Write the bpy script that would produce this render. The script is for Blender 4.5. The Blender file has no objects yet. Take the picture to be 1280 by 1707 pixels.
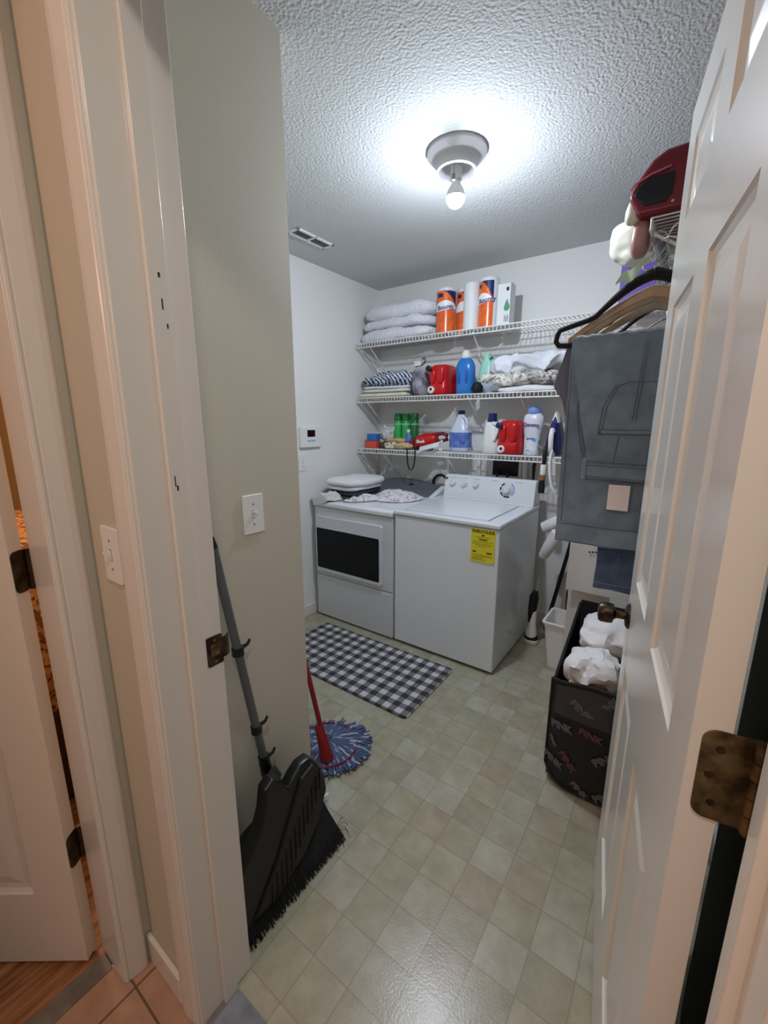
import bpy, math, random
from mathutils import Vector, Matrix, noise
random.seed(7)
C = bpy.context.scene.collection
PI = math.pi

# ------------------------------------------------------------------ camera, world, light, exposure
cam = bpy.data.cameras.new('camera'); cam_o = bpy.data.objects.new('camera', cam); C.objects.link(cam_o)
cam_o.location = (2.181, -2.961, 1.432)
cam_o.rotation_euler = (PI/2 - 0.2128, 0, 0.6233)
cam.sensor_fit = 'HORIZONTAL'; cam.sensor_width = 36; cam.lens = 701/1280*36
cam.clip_start = 0.02
bpy.context.scene.camera = cam_o
vs = bpy.context.scene.view_settings
vs.view_transform = 'Standard'; vs.look = 'None'; vs.gamma = 1; vs.use_curve_mapping = False
vs.exposure = 0.0
BULB = 1020.0          # radiance of the ceiling bulb
world = bpy.data.worlds.new('world'); bpy.context.scene.world = world; world.use_nodes = True
world.node_tree.nodes['Background'].inputs[0].default_value = (1.0, 0.94, 0.90, 1)
world.node_tree.nodes['Background'].inputs[1].default_value = 0.15

def light(name, kind, loc, power, color, size=0.1, rot=(0,0,0), spread=None):
    l = bpy.data.lights.new(name, kind); l.energy = power; l.color = color
    if kind == 'AREA':
        l.shape = 'DISK'; l.size = size
        if spread: l.spread = spread
    else: l.shadow_soft_size = size
    o = bpy.data.objects.new(name, l); C.objects.link(o); o.location = loc; o.rotation_euler = rot
    return o
light('hall_lamp_light', 'AREA', (2.25, -3.03, 2.42), 7.5, (1.0, .93, .86), 0.16)
light('hall_far_lamp_light', 'POINT', (1.36, -4.20, 2.00), 27.0, (1.0, .58, .40), 0.14)
light('bedroom_lamp_light', 'POINT', (-0.1, -2.6, 1.9), 20.0, (1.0, .66, .40), 0.12)

# ------------------------------------------------------------------ materials
def lin(c):
    o = []
    for v in c:
        v = v/255.0
        o.append(v/12.92 if v <= .04045 else ((v+.055)/1.055)**2.4)
    return (o[0], o[1], o[2], 1)

def mat(name, col, rough=.5, metal=0.0, mottle=None, bump=None, emit=None, alpha=None, spec=None, sheen=None, trans=None, coat=None):
    m = bpy.data.materials.new(name); m.use_nodes = True
    nt = m.node_tree; N = nt.nodes; L = nt.links; b = N['Principled BSDF']
    b.inputs['Base Color'].default_value = lin(col); b.inputs['Roughness'].default_value = rough
    b.inputs['Metallic'].default_value = metal
    if spec is not None: b.inputs['Specular IOR Level'].default_value = spec
    if sheen: b.inputs['Sheen Weight'].default_value = sheen
    if coat: b.inputs['Coat Weight'].default_value = coat
    if trans: b.inputs['Transmission Weight'].default_value = trans
    tc = N.new('ShaderNodeTexCoord')
    if mottle:
        sc, col2 = mottle
        n = N.new('ShaderNodeTexNoise'); n.inputs['Scale'].default_value = sc; n.inputs['Detail'].default_value = 5
        L.new(tc.outputs['Object'], n.inputs['Vector'])
        r = N.new('ShaderNodeValToRGB'); r.color_ramp.elements[0].position = .38; r.color_ramp.elements[1].position = .62
        r.color_ramp.elements[0].color = lin(col2); r.color_ramp.elements[1].color = lin(col)
        L.new(n.outputs['Fac'], r.inputs['Fac']); L.new(r.outputs['Color'], b.inputs['Base Color'])
    if bump:
        sc, st, dist = bump
        n = N.new('ShaderNodeTexNoise'); n.inputs['Scale'].default_value = sc; n.inputs['Detail'].default_value = 3
        L.new(tc.outputs['Object'], n.inputs['Vector'])
        bp = N.new('ShaderNodeBump'); bp.inputs['Strength'].default_value = st; bp.inputs['Distance'].default_value = dist
        L.new(n.outputs['Fac'], bp.inputs['Height']); L.new(bp.outputs['Normal'], b.inputs['Normal'])
    if emit:
        b.inputs['Emission Color'].default_value = lin(emit[0]); b.inputs['Emission Strength'].default_value = emit[1]
    return m

def nodes(m):
    nt = m.node_tree; return nt.nodes, nt.links, nt.nodes['Principled BSDF']
def math_n(N, L, op, a, b=None, c=None):
    n = N.new('ShaderNodeMath'); n.operation = op
    for i, v in enumerate((a, b, c)):
        if v is None: continue
        if isinstance(v, (int, float)): n.inputs[i].default_value = v
        else: L.new(v, n.inputs[i])
    return n.outputs[0]
def mix_n(N, L, f, a, b):
    n = N.new('ShaderNodeMix'); n.data_type = 'RGBA'
    if isinstance(f, (int, float)): n.inputs[0].default_value = f
    else: L.new(f, n.inputs[0])
    for i, v in ((6, a), (7, b)):
        if isinstance(v, tuple): n.inputs[i].default_value = v
        else: L.new(v, n.inputs[i])
    return n.outputs[2]

M = {}
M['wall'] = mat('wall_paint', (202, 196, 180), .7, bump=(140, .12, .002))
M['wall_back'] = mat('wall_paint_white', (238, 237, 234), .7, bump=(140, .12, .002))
M['trim'] = mat('trim_gloss_paint', (226, 222, 214), .22, bump=(9, .08, .004))
M['door'] = mat('door_gloss_paint', (226, 224, 217), .2, bump=(60, .05, .001))
M['plastic'] = mat('white_plastic', (235, 235, 232), .35)
M['white_wire'] = mat('white_vinyl_wire', (230, 230, 226), .4)
M['appl'] = mat('white_enamel', (226, 229, 232), .16, bump=(300, .02, .0005))
M['dryer'] = mat('pale_grey_enamel', (208, 210, 212), .2)
M['silver'] = mat('silver_plastic', (214, 216, 222), .25, .1)
M['chrome'] = mat('chrome', (200, 200, 205), .15, 1)
M['darkgrey'] = mat('dark_grey_panel', (96, 98, 108), .4)
M['black'] = mat('black_plastic', (14, 14, 17), .35)
M['blackmatt'] = mat('black_rubber', (12, 12, 14), .7)
M['glassblack'] = mat('dark_door_glass', (9, 10, 13), .12, spec=.25)
M['bronze'] = mat('aged_bronze', (84, 68, 52), .36, .85, mottle=(40, (46, 38, 30)))
M['brass'] = mat('worn_brass', (136, 116, 82), .38, .8, mottle=(45, (84, 68, 46)), bump=(80, .2, .001))
M['denim'] = mat('faded_denim', (126, 146, 164), .85, mottle=(16, (108, 128, 146)), bump=(700, .35, .001), sheen=.3)
M['denim_dark'] = mat('mid_blue_denim', (82, 102, 136), .85, mottle=(22, (66, 86, 120)), bump=(700, .35, .001), sheen=.3)
M['stitch'] = mat('stitch_thread', (92, 104, 114), .8)
M['greycloth'] = mat('slate_jersey', (112, 116, 134), .9, sheen=.3)
M['velvet'] = mat('black_velvet', (10, 10, 12), .9, sheen=.2)
M['wood'] = mat('pale_wood', (204, 178, 150), .5, mottle=(14, (182, 154, 126)))
M['towel'] = mat('white_terry', (232, 232, 234), .95, bump=(260, .6, .004), sheen=.4)
M['quilt'] = mat('white_quilted_cotton', (238, 238, 244), .95, bump=(75, .8, .012), sheen=.3, mottle=(75, (222, 222, 231)))
M['charcoal'] = mat('charcoal_terry', (52, 54, 66), .95, bump=(260, .6, .004))
M['cream'] = mat('cream_cotton', (226, 220, 196), .9, bump=(120, .2, .002))
M['sheet'] = mat('pale_sheet', (210, 210, 206), .9, bump=(30, .15, .003))
M['red'] = mat('red_plastic', (196, 20, 24), .28)
M['red_deep'] = mat('deep_red_plastic', (132, 14, 28), .4)
M['maroon'] = mat('maroon_case', (112, 20, 40), .3)
M['mauve'] = mat('mauve_leather', (172, 130, 122), .4, bump=(30, .3, .004))
M['purple'] = mat('purple_card', (104, 82, 168), .5)
M['blue'] = mat('blue_plastic', (44, 122, 200), .25)
M['blue2'] = mat('blue_card', (46, 110, 182), .5)
M['navy'] = mat('navy_plastic', (26, 34, 92), .35)
M['lilac'] = mat('periwinkle_cap', (128, 158, 222), .4)
M['mint'] = mat('mint_plastic', (160, 216, 196), .35)
M['green'] = mat('green_can', (42, 168, 82), .3)
M['green_dk'] = mat('green_cap', (24, 112, 50), .35)
M['orange'] = mat('orange_wrap', (238, 112, 44), .25, mottle=(30, (226, 96, 34)))
M['orange_box'] = mat('orange_red_card', (222, 86, 60), .5)
M['yellow'] = mat('yellow_label', (232, 214, 40), .5)
M['ink'] = mat('dark_ink', (38, 36, 30), .6)
M['ink_navy'] = mat('navy_ink', (40, 44, 120), .5)
M['ink_grey'] = mat('grey_ink', (120, 122, 132), .6)
M['white_ink'] = mat('white_ink', (240, 240, 240), .4)
M['pink_ink'] = mat('faded_grey_print', (98, 92, 96), .8)
M['rose_ink'] = mat('faded_rose_print', (96, 52, 66), .8)
M['mesh_black'] = mat('black_nylon', (14, 13, 18), .6, bump=(120, .3, .002))
M['mesh_grey'] = mat('charcoal_nylon', (52, 50, 50), .7)
M['pole'] = mat('grey_steel_tube', (104, 106, 112), .4, .5)
M['bristle'] = mat('black_bristle', (8, 8, 10), .8)
M['blueprint'] = mat('blue_print_label', (118, 142, 206), .4, mottle=(26, (66, 96, 176)))
M['bleach'] = mat('pale_translucent_bottle', (206, 214, 232), .3)
M['brown'] = mat('tan_ferrule', (150, 100, 52), .4)
M['bag'] = mat('thin_white_bag', (230, 228, 212), .45, trans=.15)
M['tag'] = mat('paper_tag', (236, 232, 236), .6)
M['leaf'] = mat('pale_green_film', (196, 222, 190), .3, trans=.3)
M['patio'] = mat('hallside_wood', (140, 92, 60), .45)
M['carton'] = mat('white_card', (224, 226, 226), .5)
M['dropgreen'] = mat('leaf_green_ink', (78, 146, 100), .5)
M['dark_grille'] = mat('vent_shadow', (40, 40, 42), .8)
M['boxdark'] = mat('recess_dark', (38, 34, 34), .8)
M['cfgrey'] = mat('socket_grey', (120, 120, 130), .5)
M['thread'] = mat('string_blue_grey', (82, 98, 132), .9)
M['thread2'] = mat('string_white', (186, 194, 210), .9)
M['wine'] = mat('wine_thread', (120, 24, 52), .9)

# ceiling popcorn
def popcorn():
    m = mat('popcorn_ceiling', (206, 209, 208), .9)
    N, L, b = nodes(m)
    tc = N.new('ShaderNodeTexCoord')
    v = N.new('ShaderNodeTexVoronoi'); v.inputs['Scale'].default_value = 120; v.feature = 'SMOOTH_F1'
    n = N.new('ShaderNodeTexNoise'); n.inputs['Scale'].default_value = 95; n.inputs['Detail'].default_value = 4
    L.new(tc.outputs['Object'], v.inputs['Vector']); L.new(tc.outputs['Object'], n.inputs['Vector'])
    h = math_n(N, L, 'MULTIPLY_ADD', v.outputs['Distance'], -1.0, n.outputs['Fac'])
    bp = N.new('ShaderNodeBump'); bp.inputs['Strength'].default_value = .42; bp.inputs['Distance'].default_value = .007
    L.new(h, bp.inputs['Height']); L.new(bp.outputs['Normal'], b.inputs['Normal'])
    return m
M['ceiling'] = popcorn()

# square-tile floors: world-aligned grid through object coords
def tiles(name, pitch, ox, oy, cols, grout, gw, rough, sz=None, bumpy=.3, gmix=.8):
    m = mat(name, cols[0], rough)
    N, L, b = nodes(m)
    tc = N.new('ShaderNodeTexCoord'); sp = N.new('ShaderNodeSeparateXYZ'); L.new(tc.outputs['Object'], sp.inputs[0])
    px = pitch if not isinstance(pitch, tuple) else pitch[0]; py = pitch if not isinstance(pitch, tuple) else pitch[1]
    u = math_n(N, L, 'DIVIDE', math_n(N, L, 'SUBTRACT', sp.outputs[0], ox), px)
    w = math_n(N, L, 'DIVIDE', math_n(N, L, 'SUBTRACT', sp.outputs[1], oy), py)
    fu = math_n(N, L, 'FLOOR', u); fw = math_n(N, L, 'FLOOR', w)
    cb = N.new('ShaderNodeCombineXYZ'); L.new(fu, cb.inputs[0]); L.new(fw, cb.inputs[1])
    wn = N.new('ShaderNodeTexWhiteNoise'); wn.noise_dimensions = '3D'; L.new(cb.outputs[0], wn.inputs['Vector'])
    r = N.new('ShaderNodeValToRGB'); r.color_ramp.interpolation = 'LINEAR'
    els = r.color_ramp.elements
    els[0].color = lin(cols[0]); els[1].color = lin(cols[-1])
    for i, c in enumerate(cols[1:-1]):
        e = els.new((i+1)/(len(cols)-1)); e.color = lin(c)
    L.new(wn.outputs['Value'], r.inputs['Fac'])
    n = N.new('ShaderNodeTexNoise'); n.inputs['Scale'].default_value = 11; n.inputs['Detail'].default_value = 8; n.inputs['Roughness'].default_value = .65
    add = N.new('ShaderNodeVectorMath'); add.operation = 'MULTIPLY_ADD'; L.new(cb.outputs[0], add.inputs[0]); add.inputs[1].default_value = (7.3, 3.1, 0); L.new(tc.outputs['Object'], add.inputs[2])
    L.new(add.outputs[0], n.inputs['Vector'])
    rr = N.new('ShaderNodeValToRGB'); rr.color_ramp.elements[0].position = .3; rr.color_ramp.elements[1].position = .7
    rr.color_ramp.elements[0].color = (.72, .70, .63, 1); rr.color_ramp.elements[1].color = (1, 1, 1, 1)
    L.new(n.outputs['Fac'], rr.inputs['Fac'])
    mu = N.new('ShaderNodeMix'); mu.data_type = 'RGBA'; mu.blend_type = 'MULTIPLY'; mu.inputs[0].default_value = 1
    L.new(r.outputs['Color'], mu.inputs[6]); L.new(rr.outputs['Color'], mu.inputs[7])
    def edge(x):
        f = math_n(N, L, 'FRACT', x); d = math_n(N, L, 'ABSOLUTE', math_n(N, L, 'SUBTRACT', f, .5))
        return math_n(N, L, 'GREATER_THAN', d, .5 - gw)
    g = math_n(N, L, 'MAXIMUM', edge(u), edge(w))
    gf = math_n(N, L, 'MULTIPLY', g, gmix)
    col = mix_n(N, L, gf, mu.outputs[2], lin(grout))
    L.new(col, b.inputs['Base Color'])
    bn = N.new('ShaderNodeTexNoise'); bn.inputs['Scale'].default_value = 160; L.new(tc.outputs['Object'], bn.inputs['Vector'])
    hh = math_n(N, L, 'SUBTRACT', math_n(N, L, 'MULTIPLY', bn.outputs['Fac'], .5), g)
    bp = N.new('ShaderNodeBump'); bp.inputs['Strength'].default_value = bumpy; bp.inputs['Distance'].default_value = .002
    L.new(hh, bp.inputs['Height']); L.new(bp.outputs['Normal'], b.inputs['Normal'])
    return m
M['vinyl'] = tiles('vinyl_tile_floor', .1188, 1.517, -2.366,
                   [(172, 169, 148), (176, 173, 153), (168, 165, 146), (182, 181, 167), (172, 163, 144)], (124, 119, 101), .016, .26, bumpy=.3, gmix=.45)
M['terracotta'] = tiles('hall_terracotta_tile', .33, 1.190, -2.683,
                   [(188, 150, 128), (196, 158, 136), (182, 144, 122)], (80, 60, 48), .008, .5)
def plank():
    m = mat('bedroom_wood_floor', (150, 98, 62), .35)
    N, L, b = nodes(m)
    tc = N.new('ShaderNodeTexCoord'); mp = N.new('ShaderNodeMapping'); mp.inputs['Scale'].default_value = (18, 1.6, 1)
    mp.inputs['Rotation'].default_value = (0, 0, .05)
    L.new(tc.outputs['Object'], mp.inputs[0]); n = N.new('ShaderNodeTexNoise'); n.inputs['Scale'].default_value = 3; n.inputs['Detail'].default_value = 6
    L.new(mp.outputs[0], n.inputs['Vector']); r = N.new('ShaderNodeValToRGB')
    r.color_ramp.elements[0].position = .35; r.color_ramp.elements[1].position = .68
    r.color_ramp.elements[0].color = lin((112, 66, 38)); r.color_ramp.elements[1].color = lin((186, 132, 88))
    L.new(n.outputs['Fac'], r.inputs['Fac']); L.new(r.outputs['Color'], b.inputs['Base Color']); return m
M['plank'] = plank()
def plaid():
    m = mat('buffalo_check_mat', (200, 200, 200), .85)
    N, L, b = nodes(m)
    tc = N.new('ShaderNodeTexCoord'); sp = N.new('ShaderNodeSeparateXYZ'); L.new(tc.outputs['Object'], sp.inputs[0])
    def st(o, p, ph):
        return math_n(N, L, 'GREATER_THAN', math_n(N, L, 'FRACT', math_n(N, L, 'ADD', math_n(N, L, 'DIVIDE', o, p), ph)), .5)
    a = st(sp.outputs[0], .0745, .25); c = st(sp.outputs[1], .0745, .3)
    s = math_n(N, L, 'MULTIPLY', math_n(N, L, 'ADD', a, c), .5)
    r = N.new('ShaderNodeValToRGB'); r.color_ramp.interpolation = 'CONSTANT'
    r.color_ramp.elements[0].color = lin((206, 205, 208)); r.color_ramp.elements[1].position = .3; r.color_ramp.elements[1].color = lin((112, 112, 116))
    e = r.color_ramp.elements.new(.8); e.color = lin((20, 20, 24))
    L.new(s, r.inputs['Fac'])
    n = N.new('ShaderNodeTexNoise'); n.inputs['Scale'].default_value = 300; L.new(tc.outputs['Object'], n.inputs['Vector'])
    col = mix_n(N, L, math_n(N, L, 'MULTIPLY', n.outputs['Fac'], .25), r.outputs['Color'], lin((120, 120, 120)))
    L.new(col, b.inputs['Base Color']); return m
M['plaid'] = plaid()
def striped(name, c1, c2, scale, dist=3.0, coord=(1, 1, 1)):
    m = mat(name, c1, .9)
    N, L, b = nodes(m)
    tc = N.new('ShaderNodeTexCoord'); mp = N.new('ShaderNodeMapping'); mp.inputs['Scale'].default_value = coord; L.new(tc.outputs['Object'], mp.inputs[0])
    w = N.new('ShaderNodeTexWave'); w.inputs['Scale'].default_value = scale; w.inputs['Distortion'].default_value = dist; w.inputs['Detail Scale'].default_value = 2
    w.bands_direction = 'DIAGONAL'
    L.new(mp.outputs[0], w.inputs['Vector']); r = N.new('ShaderNodeValToRGB'); r.color_ramp.elements[0].position = .42; r.color_ramp.elements[1].position = .55
    r.color_ramp.elements[0].color = lin(c1); r.color_ramp.elements[1].color = lin(c2)
    L.new(w.outputs['Fac'], r.inputs['Fac']); L.new(r.outputs['Color'], b.inputs['Base Color']); return m
M['stripe'] = striped('navy_white_stripe', (54, 66, 100), (216, 220, 228), 17, 3.5)
def blotch(name, cols, scale):
    m = mat(name, cols[0], .9)
    N, L, b = nodes(m)
    tc = N.new('ShaderNodeTexCoord'); v = N.new('ShaderNodeTexVoronoi'); v.inputs['Scale'].default_value = scale; L.new(tc.outputs['Object'], v.inputs['Vector'])
    sp = N.new('ShaderNodeSeparateColor'); L.new(v.outputs['Color'], sp.inputs[0])
    r = N.new('ShaderNodeValToRGB'); r.color_ramp.interpolation = 'CONSTANT'
    r.color_ramp.elements[0].color = lin(cols[0]); r.color_ramp.elements[1].color = lin(cols[-1]); r.color_ramp.elements[1].position = .8
    for i, c in enumerate(cols[1:-1]):
        e = r.color_ramp.elements.new((i+1)*.8/(len(cols)-1)); e.color = lin(c)
    L.new(sp.outputs[0], r.inputs['Fac'])
    L.new(r.outputs['Color'], b.inputs['Base Color'])
    return m
M['floral'] = blotch('grey_floral_print', [(222, 218, 208), (176, 172, 166), (228, 224, 214), (192, 190, 178), (128, 124, 126)], 62)
M['print'] = blotch('pale_speckled_print', [(218, 214, 218), (206, 204, 214), (222, 218, 222), (182, 176, 174), (228, 226, 228)], 60)
M['pouch1'] = blotch('cream_brown_pattern', [(222, 214, 188), (92, 84, 70), (214, 206, 178), (230, 224, 204)], 95)
M['pouch2'] = blotch('tan_pattern', [(206, 184, 140), (190, 168, 126), (222, 176, 130), (168, 148, 112)], 60)
M['knit'] = blotch('amber_knit', [(196, 140, 92), (140, 92, 56), (214, 166, 116), (112, 74, 46)], 70)
M['downyswirl'] = blotch('blue_white_swirl', [(226, 230, 238), (96, 130, 196), (232, 236, 242), (150, 176, 220)], 34)

# ------------------------------------------------------------------ mesh helpers
class MB:
    def __init__(s): s.v = []; s.f = []
    def add(s, vs_, fs):
        o = len(s.v); s.v += [tuple(v) for v in vs_]; s.f += [tuple(i+o for i in f) for f in fs]; return s
    def box(s, x0, y0, z0, x1, y1, z1):
        v = [(x0,y0,z0),(x1,y0,z0),(x1,y1,z0),(x0,y1,z0),(x0,y0,z1),(x1,y0,z1),(x1,y1,z1),(x0,y1,z1)]
        return s.add(v, [(0,3,2,1),(4,5,6,7),(0,1,5,4),(1,2,6,5),(2,3,7,6),(3,0,4,7)])
    def loft(s, rings, cap=True, closed=True):
        n = len(rings[0]); o = []; f = []
        for r in rings: o += list(r)
        for i in range(len(rings)-1):
            for j in range(n if closed else n-1):
                a = i*n+j; b = i*n+(j+1) % n
                f.append((a, b, b+n, a+n))
        if cap and closed:
            f.append(tuple(range(n-1, -1, -1))); f.append(tuple((len(rings)-1)*n+k for k in range(n)))
        return s.add(o, f)
    def tube(s, pts, r, n=8, cap=True):
        pts = [Vector(p) for p in pts]; rings = []
        up = None
        for i, p in enumerate(pts):
            a = pts[max(i-1, 0)]; b = pts[min(i+1, len(pts)-1)]; t = (b-a)
            if t.length < 1e-9: t = Vector((0, 0, 1))
            t.normalize()
            if up is None:
                up = Vector((0, 0, 1)) if abs(t.z) < .9 else Vector((1, 0, 0))
            u = up - t*up.dot(t)
            if u.length < 1e-5: u = t.orthogonal()
            u.normalize(); w = t.cross(u); up = u
            rr = r[i] if isinstance(r, (list, tuple)) else r
            rings.append([p+(u*math.cos(2*PI*k/n)+w*math.sin(2*PI*k/n))*rr for k in range(n)])
        return s.loft(rings, cap)
    def lathe(s, prof, c=(0,0,0), n=24, sx=1, sy=1, e=2.0, axis='Z', rot=0):
        rings = []
        for r, z in prof:
            ring = []
            for k in range(n):
                a = 2*PI*k/n; ca, sa = math.cos(a), math.sin(a)
                x = math.copysign(abs(ca)**(2/e), ca)*r*sx; y = math.copysign(abs(sa)**(2/e), sa)*r*sy
                if rot: x, y = x*math.cos(rot)-y*math.sin(rot), x*math.sin(rot)+y*math.cos(rot)
                if axis == 'Z': p = (c[0]+x, c[1]+y, c[2]+z)
                elif axis == 'Y': p = (c[0]+x, c[1]+z, c[2]-y)
                else: p = (c[0]+z, c[1]+x, c[2]+y)
                ring.append(p)
            rings.append(ring)
        return s.loft(rings)
    def prism(s, poly, a0, a1, axis='Y'):
        def P(p, a):
            if axis == 'Y': return (p[0], a, p[1])
            if axis == 'X': return (a, p[0], p[1])
            return (p[0], p[1], a)
        return s.loft([[P(p, a0) for p in poly], [P(p, a1) for p in poly]])
    def soft(s, c, size, e=4.0, amp=.01, freq=6, seed=0, nu=28, nv=16, flat=None, fold=0, rz=0):
        """rounded cushion-like lump: superellipsoid with noise; flat = floor z it rests on"""
        rings = []
        for i in range(nv+1):
            ph = -PI/2 + PI*i/nv; cp, sp_ = math.cos(ph), math.sin(ph)
            ring = []
            for k in range(nu):
                th = 2*PI*k/nu; ct, st = math.cos(th), math.sin(th)
                q = lambda v, ex: math.copysign(abs(v)**ex, v)
                x = q(cp, 2/e)*q(ct, 2/e); y = q(cp, 2/e)*q(st, 2/e); z = q(sp_, 2/2.6)
                p = Vector((x*size[0]/2, y*size[1]/2, z*size[2]/2))
                nz = noise.noise_vector(Vector((p.x*freq+seed*3.7, p.y*freq-seed*1.3, p.z*freq+seed)))
                p += nz*amp
                nz = noise.noise_vector(Vector((p.x*freq*2.7-seed, p.y*freq*2.7+seed, p.z*freq*2.7))); p += nz*amp*.42
                if fold: p.z += math.sin(z*fold*PI)*.0; rfac = 1-.05*abs(math.sin(z*fold*PI)); p.x *= rfac; p.y *= rfac
                if rz: p = Vector((p.x*math.cos(rz)-p.y*math.sin(rz), p.x*math.sin(rz)+p.y*math.cos(rz), p.z))
                p += Vector(c)
                if flat is not None and p.z < flat: p.z = flat
                ring.append(p)
            rings.append(ring)
        return s.loft(rings)
    def surf(s, f, nu, nv, thick=0.0):
        """open sheet f(u,v)->(x,y,z); with thickness gives a closed slab"""
        g = [[Vector(f(i/nu, j/nv)) for j in range(nv+1)] for i in range(nu+1)]
        o = len(s.v); idx = lambda i, j, l=0: l*(nu+1)*(nv+1)+i*(nv+1)+j
        vs_ = [p for r in g for p in r]; fs = []
        for i in range(nu):
            for j in range(nv): fs.append((idx(i,j), idx(i+1,j), idx(i+1,j+1), idx(i,j+1)))
        if thick:
            nrm = []
            for i in range(nu+1):
                for j in range(nv+1):
                    du = g[min(i+1,nu)][j]-g[max(i-1,0)][j]; dv = g[i][min(j+1,nv)]-g[i][max(j-1,0)]
                    n_ = du.cross(dv); n_ = n_.normalized() if n_.length > 1e-12 else Vector((0,0,1)); nrm.append(n_)
            vs_ = [p + n_*thick/2 for p, n_ in zip(vs_, nrm)] + [p - n_*thick/2 for p, n_ in zip(vs_, nrm)]
            for i in range(nu):
                for j in range(nv): fs.append((idx(i,j,1), idx(i,j+1,1), idx(i+1,j+1,1), idx(i+1,j,1)))
            for i in range(nu):
                fs.append((idx(i,0), idx(i,0,1), idx(i+1,0,1), idx(i+1,0))); fs.append((idx(i,nv), idx(i+1,nv), idx(i+1,nv,1), idx(i,nv,1)))
            for j in range(nv):
                fs.append((idx(0,j), idx(0,j+1), idx(0,j+1,1), idx(0,j,1))); fs.append((idx(nu,j), idx(nu,j,1), idx(nu,j+1,1), idx(nu,j+1)))
        return s.add(vs_, fs)

import bmesh
def obj(name, mb, m, parent=None, bevel=0, smooth=None, seg=2, sub=0, world=True):
    me = bpy.data.meshes.new(name)
    off = Vector((0, 0, 0))
    if parent is not None and world:
        p = parent
        while p is not None: off += p.location; p = p.parent
    if parent is None and mb.v:
        xs = [v[0] for v in mb.v]; ys = [v[1] for v in mb.v]; zs = [v[2] for v in mb.v]
        off = Vector(((min(xs)+max(xs))/2, (min(ys)+max(ys))/2, min(zs)))
        if ORIGIN0[0]: off = Vector((0, 0, 0))
    me.from_pydata([tuple(Vector(v)-off) for v in mb.v], [], mb.f)
    bm = bmesh.new(); bm.from_mesh(me); bmesh.ops.recalc_face_normals(bm, faces=bm.faces); bm.to_mesh(me); bm.free()
    me.materials.append(m)
    o = bpy.data.objects.new(name, me); C.objects.link(o)
    if parent is None: o.location = off
    else: o.parent = parent
    if smooth is None: smooth = False
    if smooth or bevel:
        for p in me.polygons: p.use_smooth = True
    if bevel:
        b = o.modifiers.new('bevel', 'BEVEL'); b.width = bevel; b.segments = seg; b.limit_method = 'ANGLE'; b.angle_limit = .6
        b.harden_normals = False
        w = o.modifiers.new('wn', 'WEIGHTED_NORMAL'); w.keep_sharp = True
    if sub:
        s_ = o.modifiers.new('sub', 'SUBSURF'); s_.levels = sub; s_.render_levels = sub
    return o
ORIGIN0 = [False]
def smooth_by_angle(o, ang=40):
    me = o.data
    for p in me.polygons: p.use_smooth = True
    bm = bmesh.new(); bm.from_mesh(me)
    for e in bm.edges:
        if len(e.link_faces) == 2 and e.calc_face_angle(0) > math.radians(ang): e.smooth = False
    bm.to_mesh(me); bm.free(); return o
def tag(o, label, cat, group=None, kind=None):
    o['label'] = label; o['category'] = cat
    if group: o['group'] = group
    if kind: o['kind'] = kind
    return o
def thing(name, label, cat, loc, group=None):
    o = bpy.data.objects.new(name, None); C.objects.link(o); o.location = loc; o.empty_display_size = .05
    return tag(o, label, cat, group)
def struct(name, mb, m, label=None, bevel=0, world0=True):
    ORIGIN0[0] = world0; o = obj(name, mb, m, None, bevel); ORIGIN0[0] = False
    o['kind'] = 'structure'
    if label: o['label'] = label
    return o
def one(name, mb, m, label, cat, group=None, bevel=0, smooth=True, ang=40, seg=2, sub=0):
    o = obj(name, mb, m, None, bevel, smooth and not bevel, seg, sub)
    if smooth and not bevel: smooth_by_angle(o, ang)
    return tag(o, label, cat, group)
def part(name, mb, m, parent, bevel=0, smooth=True, ang=40, label=None, seg=2, sub=0):
    o = obj(name, mb, m, parent, bevel, False, seg, sub)
    if smooth and not bevel: smooth_by_angle(o, ang)
    if label: o['label'] = label
    return o
FONTS = {}
def text(name, s, size, m, parent, mtx, bold=0.0, depth=.0004, shear=0, wscale=1.0):
    """raised lettering as a mesh; mtx maps text plane (x right, y up, z out) to world"""
    cu = bpy.data.curves.new('t', 'FONT'); cu.body = s; cu.size = size; cu.extrude = depth; cu.align_x = 'CENTER'; cu.align_y = 'CENTER'
    cu.offset = bold; cu.shear = shear; cu.resolution_u = 3
    t = bpy.data.objects.new('t', cu); C.objects.link(t)
    dg = bpy.context.evaluated_depsgraph_get(); me = bpy.data.meshes.new_from_object(t.evaluated_get(dg))
    bpy.data.objects.remove(t); me.name = name; me.materials.clear(); me.materials.append(m)
    off = Vector((0, 0, 0)); p = parent
    while p is not None: off += p.location; p = p.parent
    me.transform(Matrix.Translation(-off) @ mtx @ Matrix.Diagonal((wscale, 1, 1, 1)))
    o = bpy.data.objects.new(name, me); C.objects.link(o); o.parent = parent; return o
def frame(o, x, y):
    """matrix with columns x, y, x×y and origin o"""
    x = Vector(x).normalized(); y = Vector(y).normalized(); z = x.cross(y)
    return Matrix(((x.x, y.x, z.x, o[0]), (x.y, y.y, z.y, o[1]), (x.z, y.z, z.z, o[2]), (0, 0, 0, 1)))
def arc(c, r, a0, a1, n, plane='XZ'):
    o = []
    for i in range(n+1):
        a = a0+(a1-a0)*i/n; u, v = r*math.cos(a), r*math.sin(a)
        o.append((c[0]+u, c[1], c[2]+v) if plane == 'XZ' else ((c[0]+u, c[1]+v, c[2]) if plane == 'XY' else (c[0], c[1]+u, c[2]+v)))
    return o
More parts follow.
